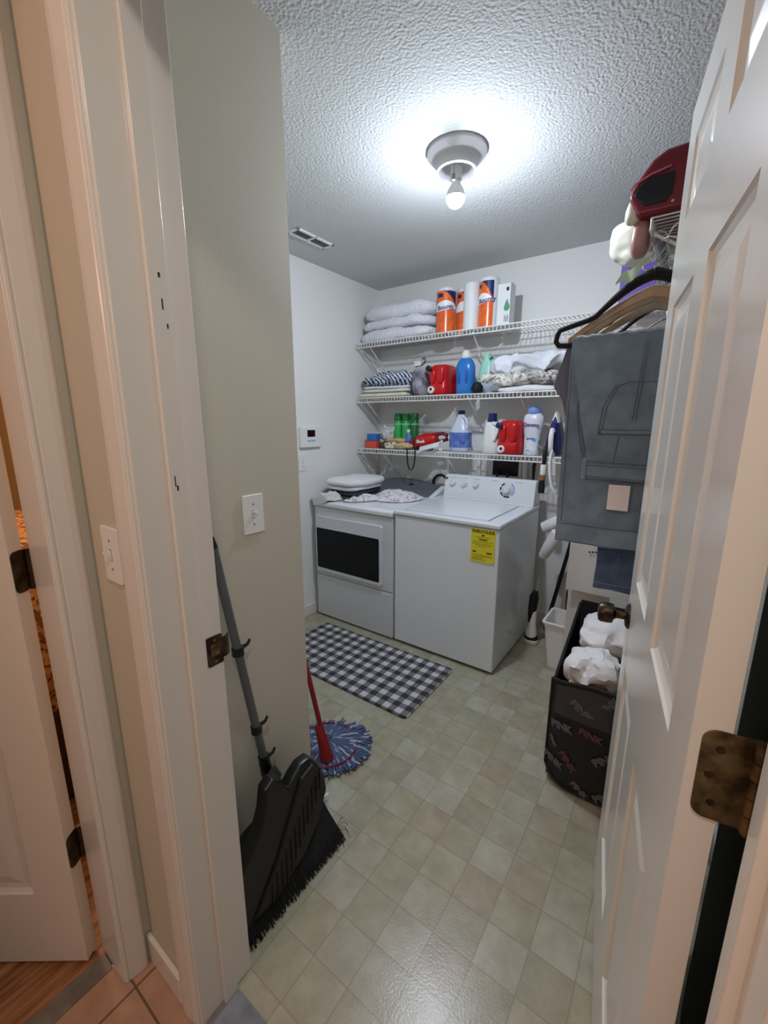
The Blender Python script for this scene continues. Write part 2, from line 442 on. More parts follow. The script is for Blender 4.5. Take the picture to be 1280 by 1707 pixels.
def rrect(x0, z0, x1, z1, r, n=5):
    P = []
    for cx, cz, a in ((x1-r, z1-r, 0), (x0+r, z1-r, 90), (x0+r, z0+r, 180), (x1-r, z0+r, 270)):
        for i in range(n+1):
            t = math.radians(a+90*i/n); P.append((cx+r*math.cos(t), cz+r*math.sin(t)))
    return P

# ------------------------------------------------------------------ the setting
XJ, XP, YR, YH = 1.399, 1.155, -2.485, -2.62      # jamb face, partition face, door wall: room side, hall side
XH = 2.275                                        # hinge jamb face
HD = 2.105                                        # door head
H = 2.455
struct('floor', MB().box(-.1, -2.53, -.06, 2.5, .1, 0), M['vinyl'])
struct('trim_1', MB().box(XJ, -2.612, -.06, XH+.02, -2.53, .004), mat('grey_threshold', (128, 130, 136), .4, mottle=(20, (108, 110, 118))), 'grey stone threshold under the laundry door')
struct('floor_hall', MB().box(1.10, -4.6, -.06, 4.2, -2.612, 0).box(1.10, -2.62, -.06, 1.38, -2.53, 0), M['terracotta'])
struct('floor_bedroom', MB().box(-2.2, -4.6, -.06, 1.045, -2.135, -.002), M['plank'])
struct('trim_2', MB().box(1.045, -3.6, -.06, 1.10, -2.70, .003), mat('grey_transition', (128, 122, 112), .5, mottle=(16, (104, 96, 86))), 'worn grey wood transition strip at the bedroom doorway')
struct('ceiling', MB().box(-.1, -2.55, H, 2.5, .1, H+.08), M['ceiling'])
struct('ceiling_hall', MB().box(-2.2, -4.6, H+.001, 4.2, -2.55, H+.08).box(-2.2, -2.55, H+.001, -.1, -2.13, H+.08), M['wall'])
struct('wall_back', MB().box(-.1, 0, 0, 2.5, .1, H), M['wall_back'])
struct('wall_left', MB().box(-.1, -2.13, 0, 0, 0, H), M['wall_back'])
struct('wall_right', MB().box(2.42, -2.62, 0, 2.52, 0, H), M['wall'])
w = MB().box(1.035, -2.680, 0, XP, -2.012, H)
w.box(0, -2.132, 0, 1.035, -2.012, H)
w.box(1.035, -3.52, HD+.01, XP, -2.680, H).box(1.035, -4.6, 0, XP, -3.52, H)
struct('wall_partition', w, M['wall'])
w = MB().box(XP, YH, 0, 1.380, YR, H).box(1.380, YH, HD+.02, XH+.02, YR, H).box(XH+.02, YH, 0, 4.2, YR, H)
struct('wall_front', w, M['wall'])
w = MB().box(-2.2, -4.6, 0, -2.1, -2.13, H).box(-2.2, -2.14, 0, 1.035, -2.133, H)
struct('wall_bedroom', w, mat('bedroom_wall_paint', (214, 170, 112), .8))
# baseboards
def bb(name, x0, y0, x1, y1, h=.085):
    mb = MB().box(x0, y0, 0, x1, y1, h)
    return struct(name, mb, M['trim'], bevel=.004)
bb('baseboard_left', 0, -2.0, .013, 0)
bb('baseboard_back', .013, -.013, 2.42, 0)
bb('baseboard_right', 2.407, -2.4, 2.42, -.013)
bb('baseboard_partition', XP, -2.47, XP+.013, -1.999)
bb('baseboard_partition_end', .013, -2.012, XP+.013, -1.999)
bb('baseboard_hall', XP+.002, YH-.013, 1.322, YH)
# door frame: jambs, stops, casings
def jamb(name, label, x0, x1, stop):
    mb = MB().box(x0, YH-.004, 0, x1, YR+.002, HD)
    mb.box(*stop)
    return struct(name, mb, M['trim'], label, bevel=.002)
j1 = jamb('trim_3', 'painted left jamb of the laundry doorway with a stop strip', 1.380, XJ, (XJ-.001, -2.566, 0, XJ+.011, -2.530, HD-.01))
j2 = jamb('trim_4', 'painted hinge-side jamb of the laundry doorway', XH, XH+.02, (XH-.011, -2.566, 0, XH+.001, -2.530, HD-.01))
struct('trim_5', MB().box(1.380, YH-.004, HD, XH+.02, YR+.002, HD+.02).box(XJ, -2.566, HD-.011, XH, -2.53, HD+.001), M['trim'], 'head jamb of the laundry doorway', bevel=.002)
def casing_prof(w, t=.016):
    # across-width profile (offset from the opening edge, projection)
    return [(0, .008), (.002, .011), (.006, .0115), (.008, .009), (.012, .012), (w*.45, .014), (w*.7, t), (w-.006, t), (w-.001, t*.8), (w, .002)]
def casing_v(name, label, x_edge, sgn, y, ysg, z1, w=.062, axis='X'):
    pr = casing_prof(w); mb = MB(); ring = []
    for d, p in pr: ring.append((x_edge+sgn*d, y+ysg*p))
    ring += [(x_edge+sgn*w, y), (x_edge, y)]
    if axis == 'Y': ring = [(b_, a_) for a_, b_ in ring]
    mb.loft([[(a_, b_, z) for a_, b_ in ring] for z in (.002, z1)])
    return struct(name, mb, M['trim'], label)
casing_v('trim_6', 'left casing of the laundry doorway, hall side', XJ-.006, -1, YH, -1, HD+.07)
casing_v('trim_7', 'right casing of the laundry doorway, hall side', XH+.006, 1, YH, -1, HD+.07)
struct('trim_8', MB().box(XJ-.006, YH-.015, HD+.006, XH+.006, YH, HD+.068), M['trim'], 'head casing of the laundry doorway', bevel=.003)
# bedroom doorway (hall left wall, opening from y=-2.735 towards the camera)
YB = -2.697
struct('trim_9', MB().box(1.030, YB, 0, XP+.004, YB+.019, HD), M['trim'], 'painted jamb of the bedroom doorway', bevel=.002)
casing_v('trim_10', 'fluted casing at the bedroom doorway', YB+.003, 1, XP, 1, HD+.07, .054, axis='Y')
struct('trim_11', MB().box(1.03, -3.56, 0, XP+.004, -3.52, HD).box(1.03, -3.56, HD, XP+.004, YB+.03, HD+.02).box(XP, -3.6, HD, XP+.016, YB+.057, HD+.07), M['trim'], 'far jamb and head of the bedroom doorway', bevel=.002)
# strike plate on the left jamb
mb = MB().prism(rrect(-2.521, .912, -2.484, .980, .004), XJ, XJ+.0022, 'X')
mb.add([], [])
lip = [(XJ+.0005, -2.486), (XJ+.0025, -2.484), (XJ+.002, -2.474), (XJ-.006, -2.463), (XJ-.0075, -2.465), (XJ, -2.475)]
mb.loft([[(a, b, z) for a, b in lip] for z in (.922, .970)])
sp_ = part('strike_plate', mb, M['bronze'], j1, smooth=False, label='dark bronze strike plate')
part('strike_hole', MB().prism(rrect(-2.513, .934, -2.492, .962, .003), XJ+.0023, XJ+.0030, 'X'), M['brass'], sp_, smooth=False)
for z in (.921, .971):
    part('screw', MB().lathe([(.003, 0), (.0035, .0008), (.001, .0012)], (XJ+.0022, -2.503, z), 10, axis='X'), M['brass'], sp_)

mb = MB()
for y, z, a, b in ((-2.5465, 1.676, .0020, .004), (-2.5455, 1.630, .0012, .009), (-2.5400, 1.595, .0014, .004), (-2.5555, 1.322, .0010, .010), (-2.5520, 1.309, .0016, .005)):
    mb.box(XJ+.0108, y-a, z-b, XJ+.0114, y+a, z+b)
o = part('paint_chip', mb, M['ink'], j1, smooth=False, label='dark chips in the white paint'); o['kind'] = 'stuff'

# ------------------------------------------------------------------ panel doors
def make_door(root, w, h, t, cols, rows, m, z0=.012):
    """slab in local coords: s along +X from hinge, thickness 0..t on +Y, hall face at y=0"""
    fr = MB()
    xs = [0] + [v for c in cols for v in c] + [w]; zs = [z0] + [v for r in rows for v in r] + [h]
    for i in range(0, len(xs), 2): fr.box(xs[i], 0, z0, xs[i+1], t, h)
    for c in cols:
        for i in range(0, len(zs), 2): fr.box(c[0], 0, zs[i], c[1], t, zs[i+1])
    o = obj('door_slab', fr, m, root, world=False)
    for c in cols:
        for r in rows:
            mb = MB()
            for y, sg in ((0, 1), (t, -1)):
                rings = []
                for ins, dep in ((0, 0), (.004, .0045), (.012, .009), (.026, .010), (.052, .0035), (.056, .003)):
                    rings.append([(c[0]+ins, y+sg*dep, r[0]+ins), (c[1]-ins, y+sg*dep, r[0]+ins), (c[1]-ins, y+sg*dep, r[1]-ins), (c[0]+ins, y+sg*dep, r[1]-ins)])
                mb.loft(rings, cap=False); n = len(mb.v); mb.f.append((n-4, n-3, n-2, n-1))
            obj('raised_panel', mb, m, root, world=False)
    return o
A = .155
door = bpy.data.objects.new('door_1', None); C.objects.link(door)
door.location = (2.220, -2.450, 0); door['kind'] = 'structure'; door['label'] = 'white six-panel laundry door standing open into the room'
door.rotation_euler = (0, 0, PI/2 + A)     # local +X = along the door, hall face is local +Y side
COLS = [(.100, .335), (.450, .688)]; ROWS = [(.235, .795), (1.030, 1.680), (1.850, 2.005)]
DW, DH, DT = .800, 2.105, .035
# hall face must be at local y=0 facing local +Y: build mirrored in y
def mirror_y(root):
    for ch in root.children:
        me = ch.data
        for v in me.vertices: v.co.y = -v.co.y
        bm = bmesh.new(); bm.from_mesh(me); bmesh.ops.recalc_face_normals(bm, faces=bm.faces); bm.to_mesh(me); bm.free()
make_door(door, DW, DH, DT, COLS, ROWS, M['door'])
mirror_y(door)
def local(name, mb, m, parent, smooth=True, ang=40, bevel=0, label=None):
    o = obj(name, mb, m, parent, bevel, world=False)
    if smooth and not bevel: smooth_by_angle(o, ang)
    if label: o['label'] = label
    return o
# knob on the hall face (and rosette), latch stile
kx, kz = .742, .915
for sg, y0 in ((1, 0), (-1, -DT)):
    ro = local('rosette', MB().lathe([(.002, -.0005*sg), (.034, 0), (.034, .004*sg), (.028, .009*sg), (.014, .011*sg)], (kx, y0, kz), 28, axis='Y'), M['bronze'], door, label='aged bronze rosette')
    local('knob', MB().lathe([(.011, .009*sg), (.011, .030*sg), (.016, .036*sg), (.026, .040*sg), (.0275, .052*sg), (.0275, .068*sg), (.024, .074*sg), (.012, .077*sg), (.001, .077*sg)], (kx, y0, kz), 28, axis='Y'), M['bronze'], ro, label='aged bronze round knob')
# hinge leaves: leaf mortised in the hinge-side edge of the door, facing the camera
def hinge(z, h=.108):
    mb = MB()
    pts = [(-.004, z-h/2+.012)] + []
    poly = []
    r = .014
    for cx_, cz_, a in ((-.012-r+.012, z+h/2-r, 0), (-.006-r, z-h/2+r, 270)): pass
    # outline in (y,z): from knuckle side (y=-DT-.004) to leaf free side (y=-.006)
    yl, yr = -.010, -DT-.022
    for i in range(7):
        t = math.radians(0+90*i/6); poly.append((yl-r+r*math.cos(t), z+h/2-r+r*math.sin(t)))
    poly += [(yr, z+h/2), (yr, z-h/2)]
    for i in range(7):
        t = math.radians(270+90*i/6); poly.append((yl-r+r*math.cos(t), z-h/2+r+r*math.sin(t)))
    mb.loft([[(-.0002, a, b) for a, b in poly], [(-.0022, a, b) for a, b in poly]])
    o = local('hinge_leaf', mb, M['brass'], door, smooth=False, label='worn brass hinge leaf')
    for dz, dy in ((.033, .006), (0, 0), (-.033, .006)):
        local('screw', MB().lathe([(.0045, -.0022), (.0042, -.0030), (.0012, -.0026)], (0, yl-.011-dy*1.0, z+dz), 12, axis='X'), M['bronze'], o)
    mbk = MB()
    for k in range(5):
        zz = z-h/2+h/5*k
        mbk.lathe([(.0066, zz+.0006), (.0066, zz+h/5-.0006)], (-.004, -DT-.024, 0), 14)
    mbk.lathe([(.004, z-h/2-.004), (.006, z-h/2)], (-.004, -DT-.024, 0), 12)
    local('hinge_knuckle', mbk, M['brass'], o, label='worn brass hinge barrel')
    # fixed leaf toward the jamb
    mb2 = MB().box(-.010, -DT-.055, z-h/2, -.008, -DT-.028, z+h/2)
    local('fixed_leaf', mb2, M['brass'], o, smooth=False)
for z in (.30, 1.062, 1.86): hinge(z)

door2 = bpy.data.objects.new('door_2', None); C.objects.link(door2)
door2.location = (1.016, -2.706, 0); door2['kind'] = 'structure'; door2['label'] = 'white bedroom door ajar beside the hall casing'
door2.rotation_euler = (0, 0, math.radians(180+36.4))
M['door2'] = mat('door_paint_warm', (226, 214, 200), .3)
make_door(door2, .74, 2.09, .035, [(.105, .32), (.42, .635)], [(.24, .80), (1.03, 1.68), (1.85, 2.0)], M['door2'])
for ch in door2.children:      # hall face sits at local y = 0 facing the hall
    pass
for z in (.36, 1.11, 1.86):
    mb = MB().prism(rrect(-.034, z-.046, .0, z+.046, .010), 0, .002, 'Y')
    o = MB()
    # leaf on the hinge edge (local x = 0, facing -x), bending across the gap
    ring = rrect(-.033, z-.047, .006, z+.047, .012)
    m2 = MB().loft([[(-.0002, -a, b) for a, b in ring], [(-.002, -a, b) for a, b in ring]])
    hl = local('hinge_leaf', m2, M['bronze'], door2, smooth=False, label='dark bronze hinge leaf')
    m3 = MB()
    m3.lathe([(.006, z-.047), (.006, z+.047)], (-.004, -.007, 0), 12)
    local('hinge_knuckle', m3, M['bronze'], hl)

# ------------------------------------------------------------------ wall plates, keypad
def switch_plate(label, o, x, y, w=.072, h=.116, kind='toggle', group=None):
    """o = centre on the wall, x = right, y = up (out of wall = x × y)"""
    t = thing('light_switch' if kind == 'toggle' else 'wall_outlet', label, 'light switch' if kind == 'toggle' else 'outlet', o, group)
    F = frame(o, x, y)
    def tr(mb): mb.v = [tuple(F @ Vector(v)) for v in mb.v]; return mb
    part('wall_plate', tr(MB().prism(rrect(-w/2, -h/2, w/2, h/2, .004, 3), 0, .005, 'Z')), M['plastic'], t, bevel=.0015)
    if kind == 'toggle':
        part('toggle', tr(MB().box(-.004, -.010, .004, .004, .010, .007).loft([[(-.0035, -.001, .006), (.0035, -.001, .006), (.0035, .006, .006), (-.0035, .006, .006)], [(-.003, .006, .018), (.003, .006, .018), (.003, .011, .016), (-.003, .011, .016)]])), M['plastic'], t, smooth=False)
        part('toggle_slot', tr(MB().box(-.005, -.012, .0045, .005, .012, .0054)), M['ink_grey'], t, smooth=False)
    else:
        for dz in (-.02, .02):
            part('socket', tr(MB().lathe([(.001, 0), (.0165, 0), (.0165, .0065), (.015, .007), (.001, .007)], (0, dz, 0), 20)), M['plastic'], t)
            part('socket_slot', tr(MB().box(-.0075, dz-.004, .0068, -.0055, dz+.005, .0073).box(.0055, dz-.004, .0068, .0075, dz+.005, .0073)), M['ink'], t, smooth=False)
    for dz in (-.030, .030) if kind == 'toggle' else (0,):
        part('screw', tr(MB().lathe([(.003, .0045), (.003, .0056), (.001, .006)], (0, dz, 0), 10)), M['ink_grey'], t)
    return t
switch_plate('white toggle light switch on the pale partition wall above the broom', (XP, -2.200, 1.163), (0, 1, 0), (0, 0, 1))
switch_plate('painted-over toggle switch on the narrow hall wall beside the door casing', (1.262, YH, 1.168), (1, 0, 0), (0, 0, 1))
switch_plate('small white outlet plate on the left wall under the keypad', (0, -.905, 1.146), (0, 1, 0), (0, 0, 1), kind='outlet')
t = thing('security_keypad', 'white alarm keypad with dark screen on the left wall', 'keypad', (0, -.83, 1.25))
part('body', MB().box(0, -.931, 1.252, .028, -.735, 1.392), M['plastic'], t, bevel=.006)
part('screen', MB().box(.0275, -.872, 1.325, .0292, -.798, 1.372), M['glassblack'], t, smooth=False, label='dark rectangular display')
for k in range(4):
    part('button', MB().box(.0275, -.872+k*.020, 1.292, .0298, -.860+k*.020, 1.304), M['lilac'], t, bevel=.001, label='small blue key')

# ------------------------------------------------------------------ ceiling light and vent
lx, ly = 1.308, -1.262
t = thing('ceiling_light', 'bare bulb in a round white ceiling lampholder, switched on', 'ceiling light', (lx, ly, 2.24))
part('canopy', MB().lathe([(.115, 0), (.115, -.012), (.098, -.030), (.080, -.048), (.078, -.070), (.070, -.074), (.066, -.060), (.03, -.056), (.001, -.056)], (lx, ly, H), 48), mat('lampholder', (200, 198, 200), .4), t)
part('socket', MB().lathe([(.022, -.05), (.022, -.098), (.018, -.102), (.001, -.102)], (lx, ly, H), 24), M['plastic'], t)
bulbm = mat('lit_bulb', (255, 255, 255), .4, emit=((229, 240, 255), BULB))
part('bulb_base', MB().lathe([(.014, -.100), (.018, -.112), (.030, -.132), (.0358, -.148), (.0358, -.158), (.030, -.156), (.001, -.150)], (lx, ly, H), 28), M['plastic'], t)
part('bulb', MB().lathe([(.030, -.157), (.0352, -.159), (.0335, -.172), (.024, -.187), (.010, -.195), (.001, -.196)], (lx, ly, H), 28), bulbm, t, label='glowing white bulb dome')
part('pull_chain', MB().tube([(lx+.020, ly-.058, H-.060), (lx+.021, ly-.062, H-.105)], .0022, 6).lathe([(.002, -.104), (.0065, -.108), (.0065, -.128), (.002, -.131)], (lx+.021, ly-.062, H), 10), M['cfgrey'], t, label='grey pull chain with a small knob')
t = thing('air_vent', 'white rectangular air vent with dark slots in the ceiling', 'air vent', (.28, -1.03, H-.012))
x0, y0, x1, y1 = .235, -1.175, .325, -.885
mb = MB().box(x0, y0, H-.010, x0+.016, y1, H).box(x1-.016, y0, H-.010, x1, y1, H).box(x0, y0, H-.010, x1, y0+.018, H).box(x0, y1-.018, H-.010, x1, y1, H).box(x0, (y0+y1)/2-.006, H-.010, x1, (y0+y1)/2+.006, H)
part('frame', mb, M['plastic'], t, bevel=.002)
part('dark_opening', MB().box(x0+.01, y0+.01, H-.003, x1-.01, y1-.01, H-.001), M['dark_grille'], t, smooth=False)
for k in range(18):
    yy = y0+.026+k*.0142
    if abs(yy-(y0+y1)/2) > .009: part('slat', MB().box(x0+.014, yy, H-.009, x1-.014, yy+.0018, H-.003), M['ink_grey'], t, smooth=False)

# ------------------------------------------------------------------ wire shelves
def wire_shelf(label, zt, x0, x1, braces, depth=.305, wall='back', y0=None, y1=None):
    t = thing('wire_shelf', label, 'wire shelf', (x0, -depth/2, zt) if wall == 'back' else (2.42-depth/2, y0, zt), 'white wire shelves')
    mb = MB()
    if wall == 'back':
        n = int((x1-x0)/.0254)
        for i in range(n+1):
            x = x0+i*.0254
            mb.tube([(x, -.006, zt), (x, -depth, zt), (x, -depth-.003, zt-.003), (x, -depth-.003, zt-.032)], .0025, 5)
        for y, z, r in ((-.008, zt-.004, .003), (-depth*.5, zt-.0045, .003), (-depth-.003, zt-.001, .0044), (-depth-.003, zt-.032, .0044)):
            mb.tube([(x0, y, z), (x1, y, z)], r, 8)
    else:
        X = 2.42-depth; n = int((y1-y0)/.0254)
        for i in range(n+1):
            y = y0+i*.0254
            mb.tube([(2.414, y, zt), (X, y, zt), (X-.003, y, zt-.003), (X-.003, y, zt-.030)], .0021, 5)
        for x, z, r in ((2.412, zt-.003, .003), (2.42-depth*.5, zt-.0035, .003), (X-.003, zt-.001, .0038), (X-.003, zt-.030, .0038)):
            mb.tube([(x, y0, z), (x, y1, z)], r, 8)
    part('wire_deck', mb, M['white_wire'], t, smooth=False)
    for b in braces:
        m2 = MB()
        if wall == 'back':
            m2.tube([(b, -depth+.004, zt-.020), (b+.0, -.006, zt-.255)], .0045, 8).box(b-.008, -.006, zt-.285, b+.008, 0, zt-.235)
        else:
            X = 2.42-depth; m2.tube([(X+.004, b, zt-.034), (2.412, b, zt-.30)], .0048, 8).box(2.413, b-.008, zt-.33, 2.42, b+.008, zt-.28)
        part('support_brace', m2, M['white_wire'], t)
    if wall == 'back':
        m3 = MB().box(x0-.003, -depth-.006, zt-.034, x0+.002, -depth+.02, zt+.003).tube([(x0+.004, -depth+.01, zt-.03), (x0-.004, -.05, zt-.20)], .004, 8)
        part('end_bracket', m3, M['white_wire'], t, smooth=False)
    return t
ZT, ZM, ZL = 2.008, 1.606, 1.218
wire_shelf('topmost white wire shelf on the back wall with bedding and paper towels', ZT, .012, 2.412, (.13, .965, 1.60))
wire_shelf('middle white wire shelf on the back wall with detergent and folded linens', ZM, .012, 2.412, (.10, .955, 1.30, 1.75))
wire_shelf('lowest white wire shelf on the back wall just above the machines', ZL, .012, 2.412, (.24, .80, 1.62))
sr = wire_shelf('short wire closet shelf on the right wall above the hanging clothes', 2.003, 0, 0, (-1.38, -.60), .405, 'right', -1.405, -.32)
# hanging rod under the right shelf
one('hanging_rod', MB().tube([(2.035, -1.37, 1.955), (2.035, -.32, 1.955)], .0125, 14), M['pole'], 'grey closet rod under the right wall shelf holding the hangers', 'closet rod')
# ------------------------------------------------------------------ washer
WX, WY, WW, WT = .742, -.848, .680, .893
t = thing('washing_machine', 'white top-loading washer with yellow energy label, right of the dryer', 'washing machine', (WX+WW/2, WY+.35, 0))
mb = MB().box(WX+.002, WY+.002, .018, WX+WW-.002, -.13, WT-.030)
part('cabinet', mb, M['appl'], t, bevel=.006)
part('toe_kick', MB().box(WX+.03, WY+.03, .004, WX+WW-.03, -.16, .02), M['black'], t, smooth=False)
part('top_panel', MB().box(WX-.003, WY-.006, WT-.028, WX+WW+.003, -.125, WT), M['appl'], t, bevel=.008, seg=3)
lid = part('lid', MB().box(WX+.052, WY+.055, WT-.004, WX+WW-.09, -.30, WT+.005), M['appl'], t, bevel=.006, seg=3)
part('lid_gap', MB().box(WX+.046, WY+.050, WT-.003, WX+WW-.084, -.294, WT+.0012), M['ink_grey'], t, bevel=.004)
# control console: sloped wedge
prof = [(-.272, WT), (-.262, WT+.012), (-.235, WT+.150), (-.222, WT+.163), (-.200, WT+.168), (-.130, WT+.150), (-.125, WT)]
cp = part('control_panel', MB().prism(prof, WX+.028, WX+WW-.004, 'X'), M['appl'], t, bevel=.007, seg=3)
# panel frame: along the slope
PN = Vector((0, -.138, .027)).normalized()   # outward normal ~ facing -y
pu = Vector((0, .027, .138)).normalized()
def on_panel(x, s):        # s up the slope from its foot
    return Vector((x, -.262, WT+.012)) + pu*s + PN*.0005
for x in (.838, .925, 1.012):
    o = on_panel(x, .098); F = frame(o, (1, 0, 0), pu)
    k = MB().lathe([(.001, 0), (.026, 0), (.026, .002), (.023, .004)], (0, 0, 0), 24); k.v = [tuple(F @ Vector(v)) for v in k.v]
    sk = part('dial_skirt', k, M['silver'], t)
    k = MB().lathe([(.019, .004), (.018, .018), (.016, .020), (.001, .020)], (0, 0, 0), 24).box(-.003, -.017, .018, .003, .017, .025); k.v = [tuple(F @ Vector(v)) for v in k.v]
    part('knob', k, M['appl'], sk, label='white round selector knob')
o = on_panel(1.237, .082); F = frame(o, (1, 0, 0), pu)
k = MB()
def ringseg(mb, r0, r1, a0, a1, z, h=.0006, n=8):
    a = [math.radians(a0+(a1-a0)*i/n) for i in range(n+1)]
    poly = [(r1*math.cos(q), r1*math.sin(q)) for q in a]+[(r0*math.cos(q), r0*math.sin(q)) for q in reversed(a)]
    for i in range(n):
        p = [poly[i], poly[i+1], poly[2*n-i], poly[2*n+1-i]]
        mb.loft([[(x, y, z) for x, y in p], [(x, y, z+h) for x, y in p]])
for a0, a1 in ((118, 150), (158, 186), (200, 236), (242, 292)): ringseg(k, .042, .052, a0, a1, 0)
k.v = [tuple(F @ Vector(v)) for v in k.v]; part('dial_print', k, M['ink'], t, smooth=False, label='dark printed cycle marks')
k = MB()
for a0, a1 in ((-50, 0), (8, 60)): ringseg(k, .042, .050, a0, a1, 0)
k.v = [tuple(F @ Vector(v)) for v in k.v]; part('dial_print', k, M['lilac'], t, smooth=False, label='pale blue printed cycle marks')
k = MB().lathe([(.001, 0), (.036, 0), (.036, .003), (.032, .008), (.028, .010), (.001, .010)], (0, 0, 0), 30); k.v = [tuple(F @ Vector(v)) for v in k.v]
sk = part('dial_skirt', k, M['silver'], t)
k = MB().lathe([(.022, .010), (.020, .026), (.018, .028), (.001, .028)], (0, 0, 0), 26).box(-.004, -.020, .024, .004, .020, .034); k.v = [tuple(F @ Vector(v)) for v in k.v]
part('knob', k, M['appl'], sk, label='large white cycle dial')
F = frame(on_panel(.785, .128), (1, 0, 0), pu)
k = MB().lathe([(.001, 0), (.010, 0), (.010, .002), (.001, .002)], (0, 0, 0), 20); k.v = [tuple(F @ Vector(v)) for v in k.v]
part('maker_badge', k, M['darkgrey'], t, label='small round dark badge')
F = frame(on_panel(0, 0), (1, 0, 0), pu)
for x in (.838, .925, 1.012, 1.14, 1.31):
    k = MB().box(x-.022, .135, 0, x+.022, .137, .0004); k.v = [tuple(F @ Vector(v)) for v in k.v]; part('fine_print', k, M['ink_grey'], t, smooth=False)
# energy label
lb = part('energy_label', MB().box(1.259, WY-.0012, .668, 1.397, WY+.0025, .856), M['yellow'], t, smooth=False, label='yellow energy label')
F = lambda x, z: frame((x, WY-.0012, z), (1, 0, 0), (0, 0, 1))
text('label_heading', 'ENERGYGUIDE', .0235, M['ink'], lb, F(1.328, .842), bold=.0009, wscale=.82)
k = MB()
for z, a, b in ((.812, 1.287, 1.372), (.804, 1.300, 1.360), (.784, 1.268, 1.386), (.765, 1.280, 1.374), (.757, 1.300, 1.350), (.709, 1.268, 1.386), (.702, 1.290, 1.386), (.694, 1.268, 1.340), (.687, 1.268, 1.330), (.680, 1.268, 1.345)):
    k.box(a, WY-.0016, z, b, WY-.001, z+.0016)
k.box(1.268, WY-.0016, .773, 1.386, WY-.001, .7745).prism([(1.318, .826), (1.338, .826), (1.334, .820), (1.328, .815), (1.322, .820)], WY-.0016, WY-.001)
k.box(1.306, WY-.0016, .794, 1.352, WY-.001, .800).box(1.270, WY-.0016, .722, 1.292, WY-.001, .729).box(1.352, WY-.0016, .722, 1.382, WY-.001, .730)
part('label_print', k, M['ink'], lb, smooth=False)

# ------------------------------------------------------------------ dryer
DX, DXE, DYF, DTZ = .042, .728, -.845, .888
t = thing('clothes_dryer', 'grey-white front-loading dryer with dark glass door in the left corner', 'dryer', ((DX+DXE)/2, -.50, 0))
part('cabinet', MB().box(DX, DYF+.012, .012, DXE, -.10, DTZ-.03), M['dryer'], t, bevel=.010, seg=3)
part('lower_panel', MB().box(DX+.002, DYF, .012, DXE-.002, DYF+.014, .326), M['dryer'], t, bevel=.006)
part('front_panel', MB().box(DX+.002, DYF, .334, DXE-.002, DYF+.014, .838), M['dryer'], t, bevel=.006)
tp = [(DYF-.012, DTZ-.045), (DYF-.012, DTZ-.018), (DYF+.004, DTZ-.004), (DYF+.05, DTZ), (-.33, DTZ), (-.10, DTZ+.006), (-.10, DTZ-.045)]
part('top_panel', MB().prism(tp, DX-.003, DXE+.003, 'X'), M['appl'], t, bevel=.006, seg=3)
dr = part('door', MB().prism(rrect(DX+.022, .366, .652, .775, .016), DYF-.018, DYF+.002), M['silver'], t, bevel=.004, label='silver-framed dryer door')
part('window', MB().prism(rrect(DX+.034, .392, .632, .688, .010), DYF-.0195, DYF-.010), M['glassblack'], dr, bevel=.001, label='dark glass window')
part('door_handle', MB().prism(rrect(.27, .690, .42, .700, .004), DYF-.021, DYF-.012), M['silver'], dr, bevel=.001)
# rear console: low arched dark grey control panel between white end caps
def cons(u, v):
    x = DX+.01+(DXE-DX-.055)*u
    h = .010+.082*math.sin(PI*(.12+.76*u))**.8
    y = -.325+.21*v; z = DTZ-.002+h*v
    return (x, y, z)
part('control_panel', MB().surf(cons, 24, 6, .012), M['darkgrey'], t, label='dark grey sloping control panel')
part('end_cap', MB().prism([(-.345, DTZ-.002), (-.14, DTZ+.062), (-.105, DTZ+.062), (-.105, DTZ-.002)], DXE-.045, DXE-.003, 'X'), M['appl'], t, bevel=.006, label='white console end cap')
part('console_back', MB().prism([(DX+.01, DTZ), (DXE-.045, DTZ), (DXE-.045, DTZ+.045), (.55, DTZ+.078), (.385, DTZ+.088), (.22, DTZ+.078), (DX+.01, DTZ+.03)], -.118, -.105, 'Y'), M['darkgrey'], t, smooth=False)
k = MB().box(.44, -.20, DTZ+.058, .475, -.185, DTZ+.068)
part('control_button', k, M['black'], t, smooth=False)

# ------------------------------------------------------------------ floor things
mb = MB().prism(rrect(.205, -1.440, 1.218, -.925, .022), .001, .012, 'Z')
one('floor_mat', mb, M['plaid'], 'black and white buffalo check mat on the floor before the machines', 'mat', bevel=.002)
# flat string mop with a red handle, standing just past the partition corner
t = thing('string_mop', 'twist mop with red handle and round blue-grey string head on the floor', 'mop', (1.02, -1.78, 0))
part('handle', MB().tube([(1.085, -1.865, .100), (.99, -1.862, .42), (.90, -1.86, .72), (.79, -1.86, 1.10)], .0105, 12), M['red_deep'], t, label='deep red pole')
part('socket', MB().tube([(1.095, -1.865, .030), (1.085, -1.865, .075), (1.052, -1.864, .175), (1.050, -1.864, .180)], [.030, .0245, .019, .014], 16), M['red_deep'], t, label='deep red tapered socket')
def mophead():
    mb = MB(); rnd = random.Random(4); cx, cy = 1.035, -1.80
    for i in range(620):
        a = 2*PI*rnd.random(); L_ = (.135+.035*rnd.random() if i % 3 else .10*rnd.random()+.05)*(1+.12*math.cos(2*(a-.9)))
        pts = []
        w_ = rnd.uniform(-.12, .12)
        for k in range(6):
            f = k/5; r = .02+L_*f; aa = a+w_*f
            z = .034*(1-f)**1.1+.014+.008*math.sin(f*9+i)*f+rnd.uniform(0, .006)-(.006*f**3)
            pts.append((cx+r*math.cos(aa), cy+r*math.sin(aa), max(z, .0055)))
        mb.tube(pts, .0042, 5)
    return mb
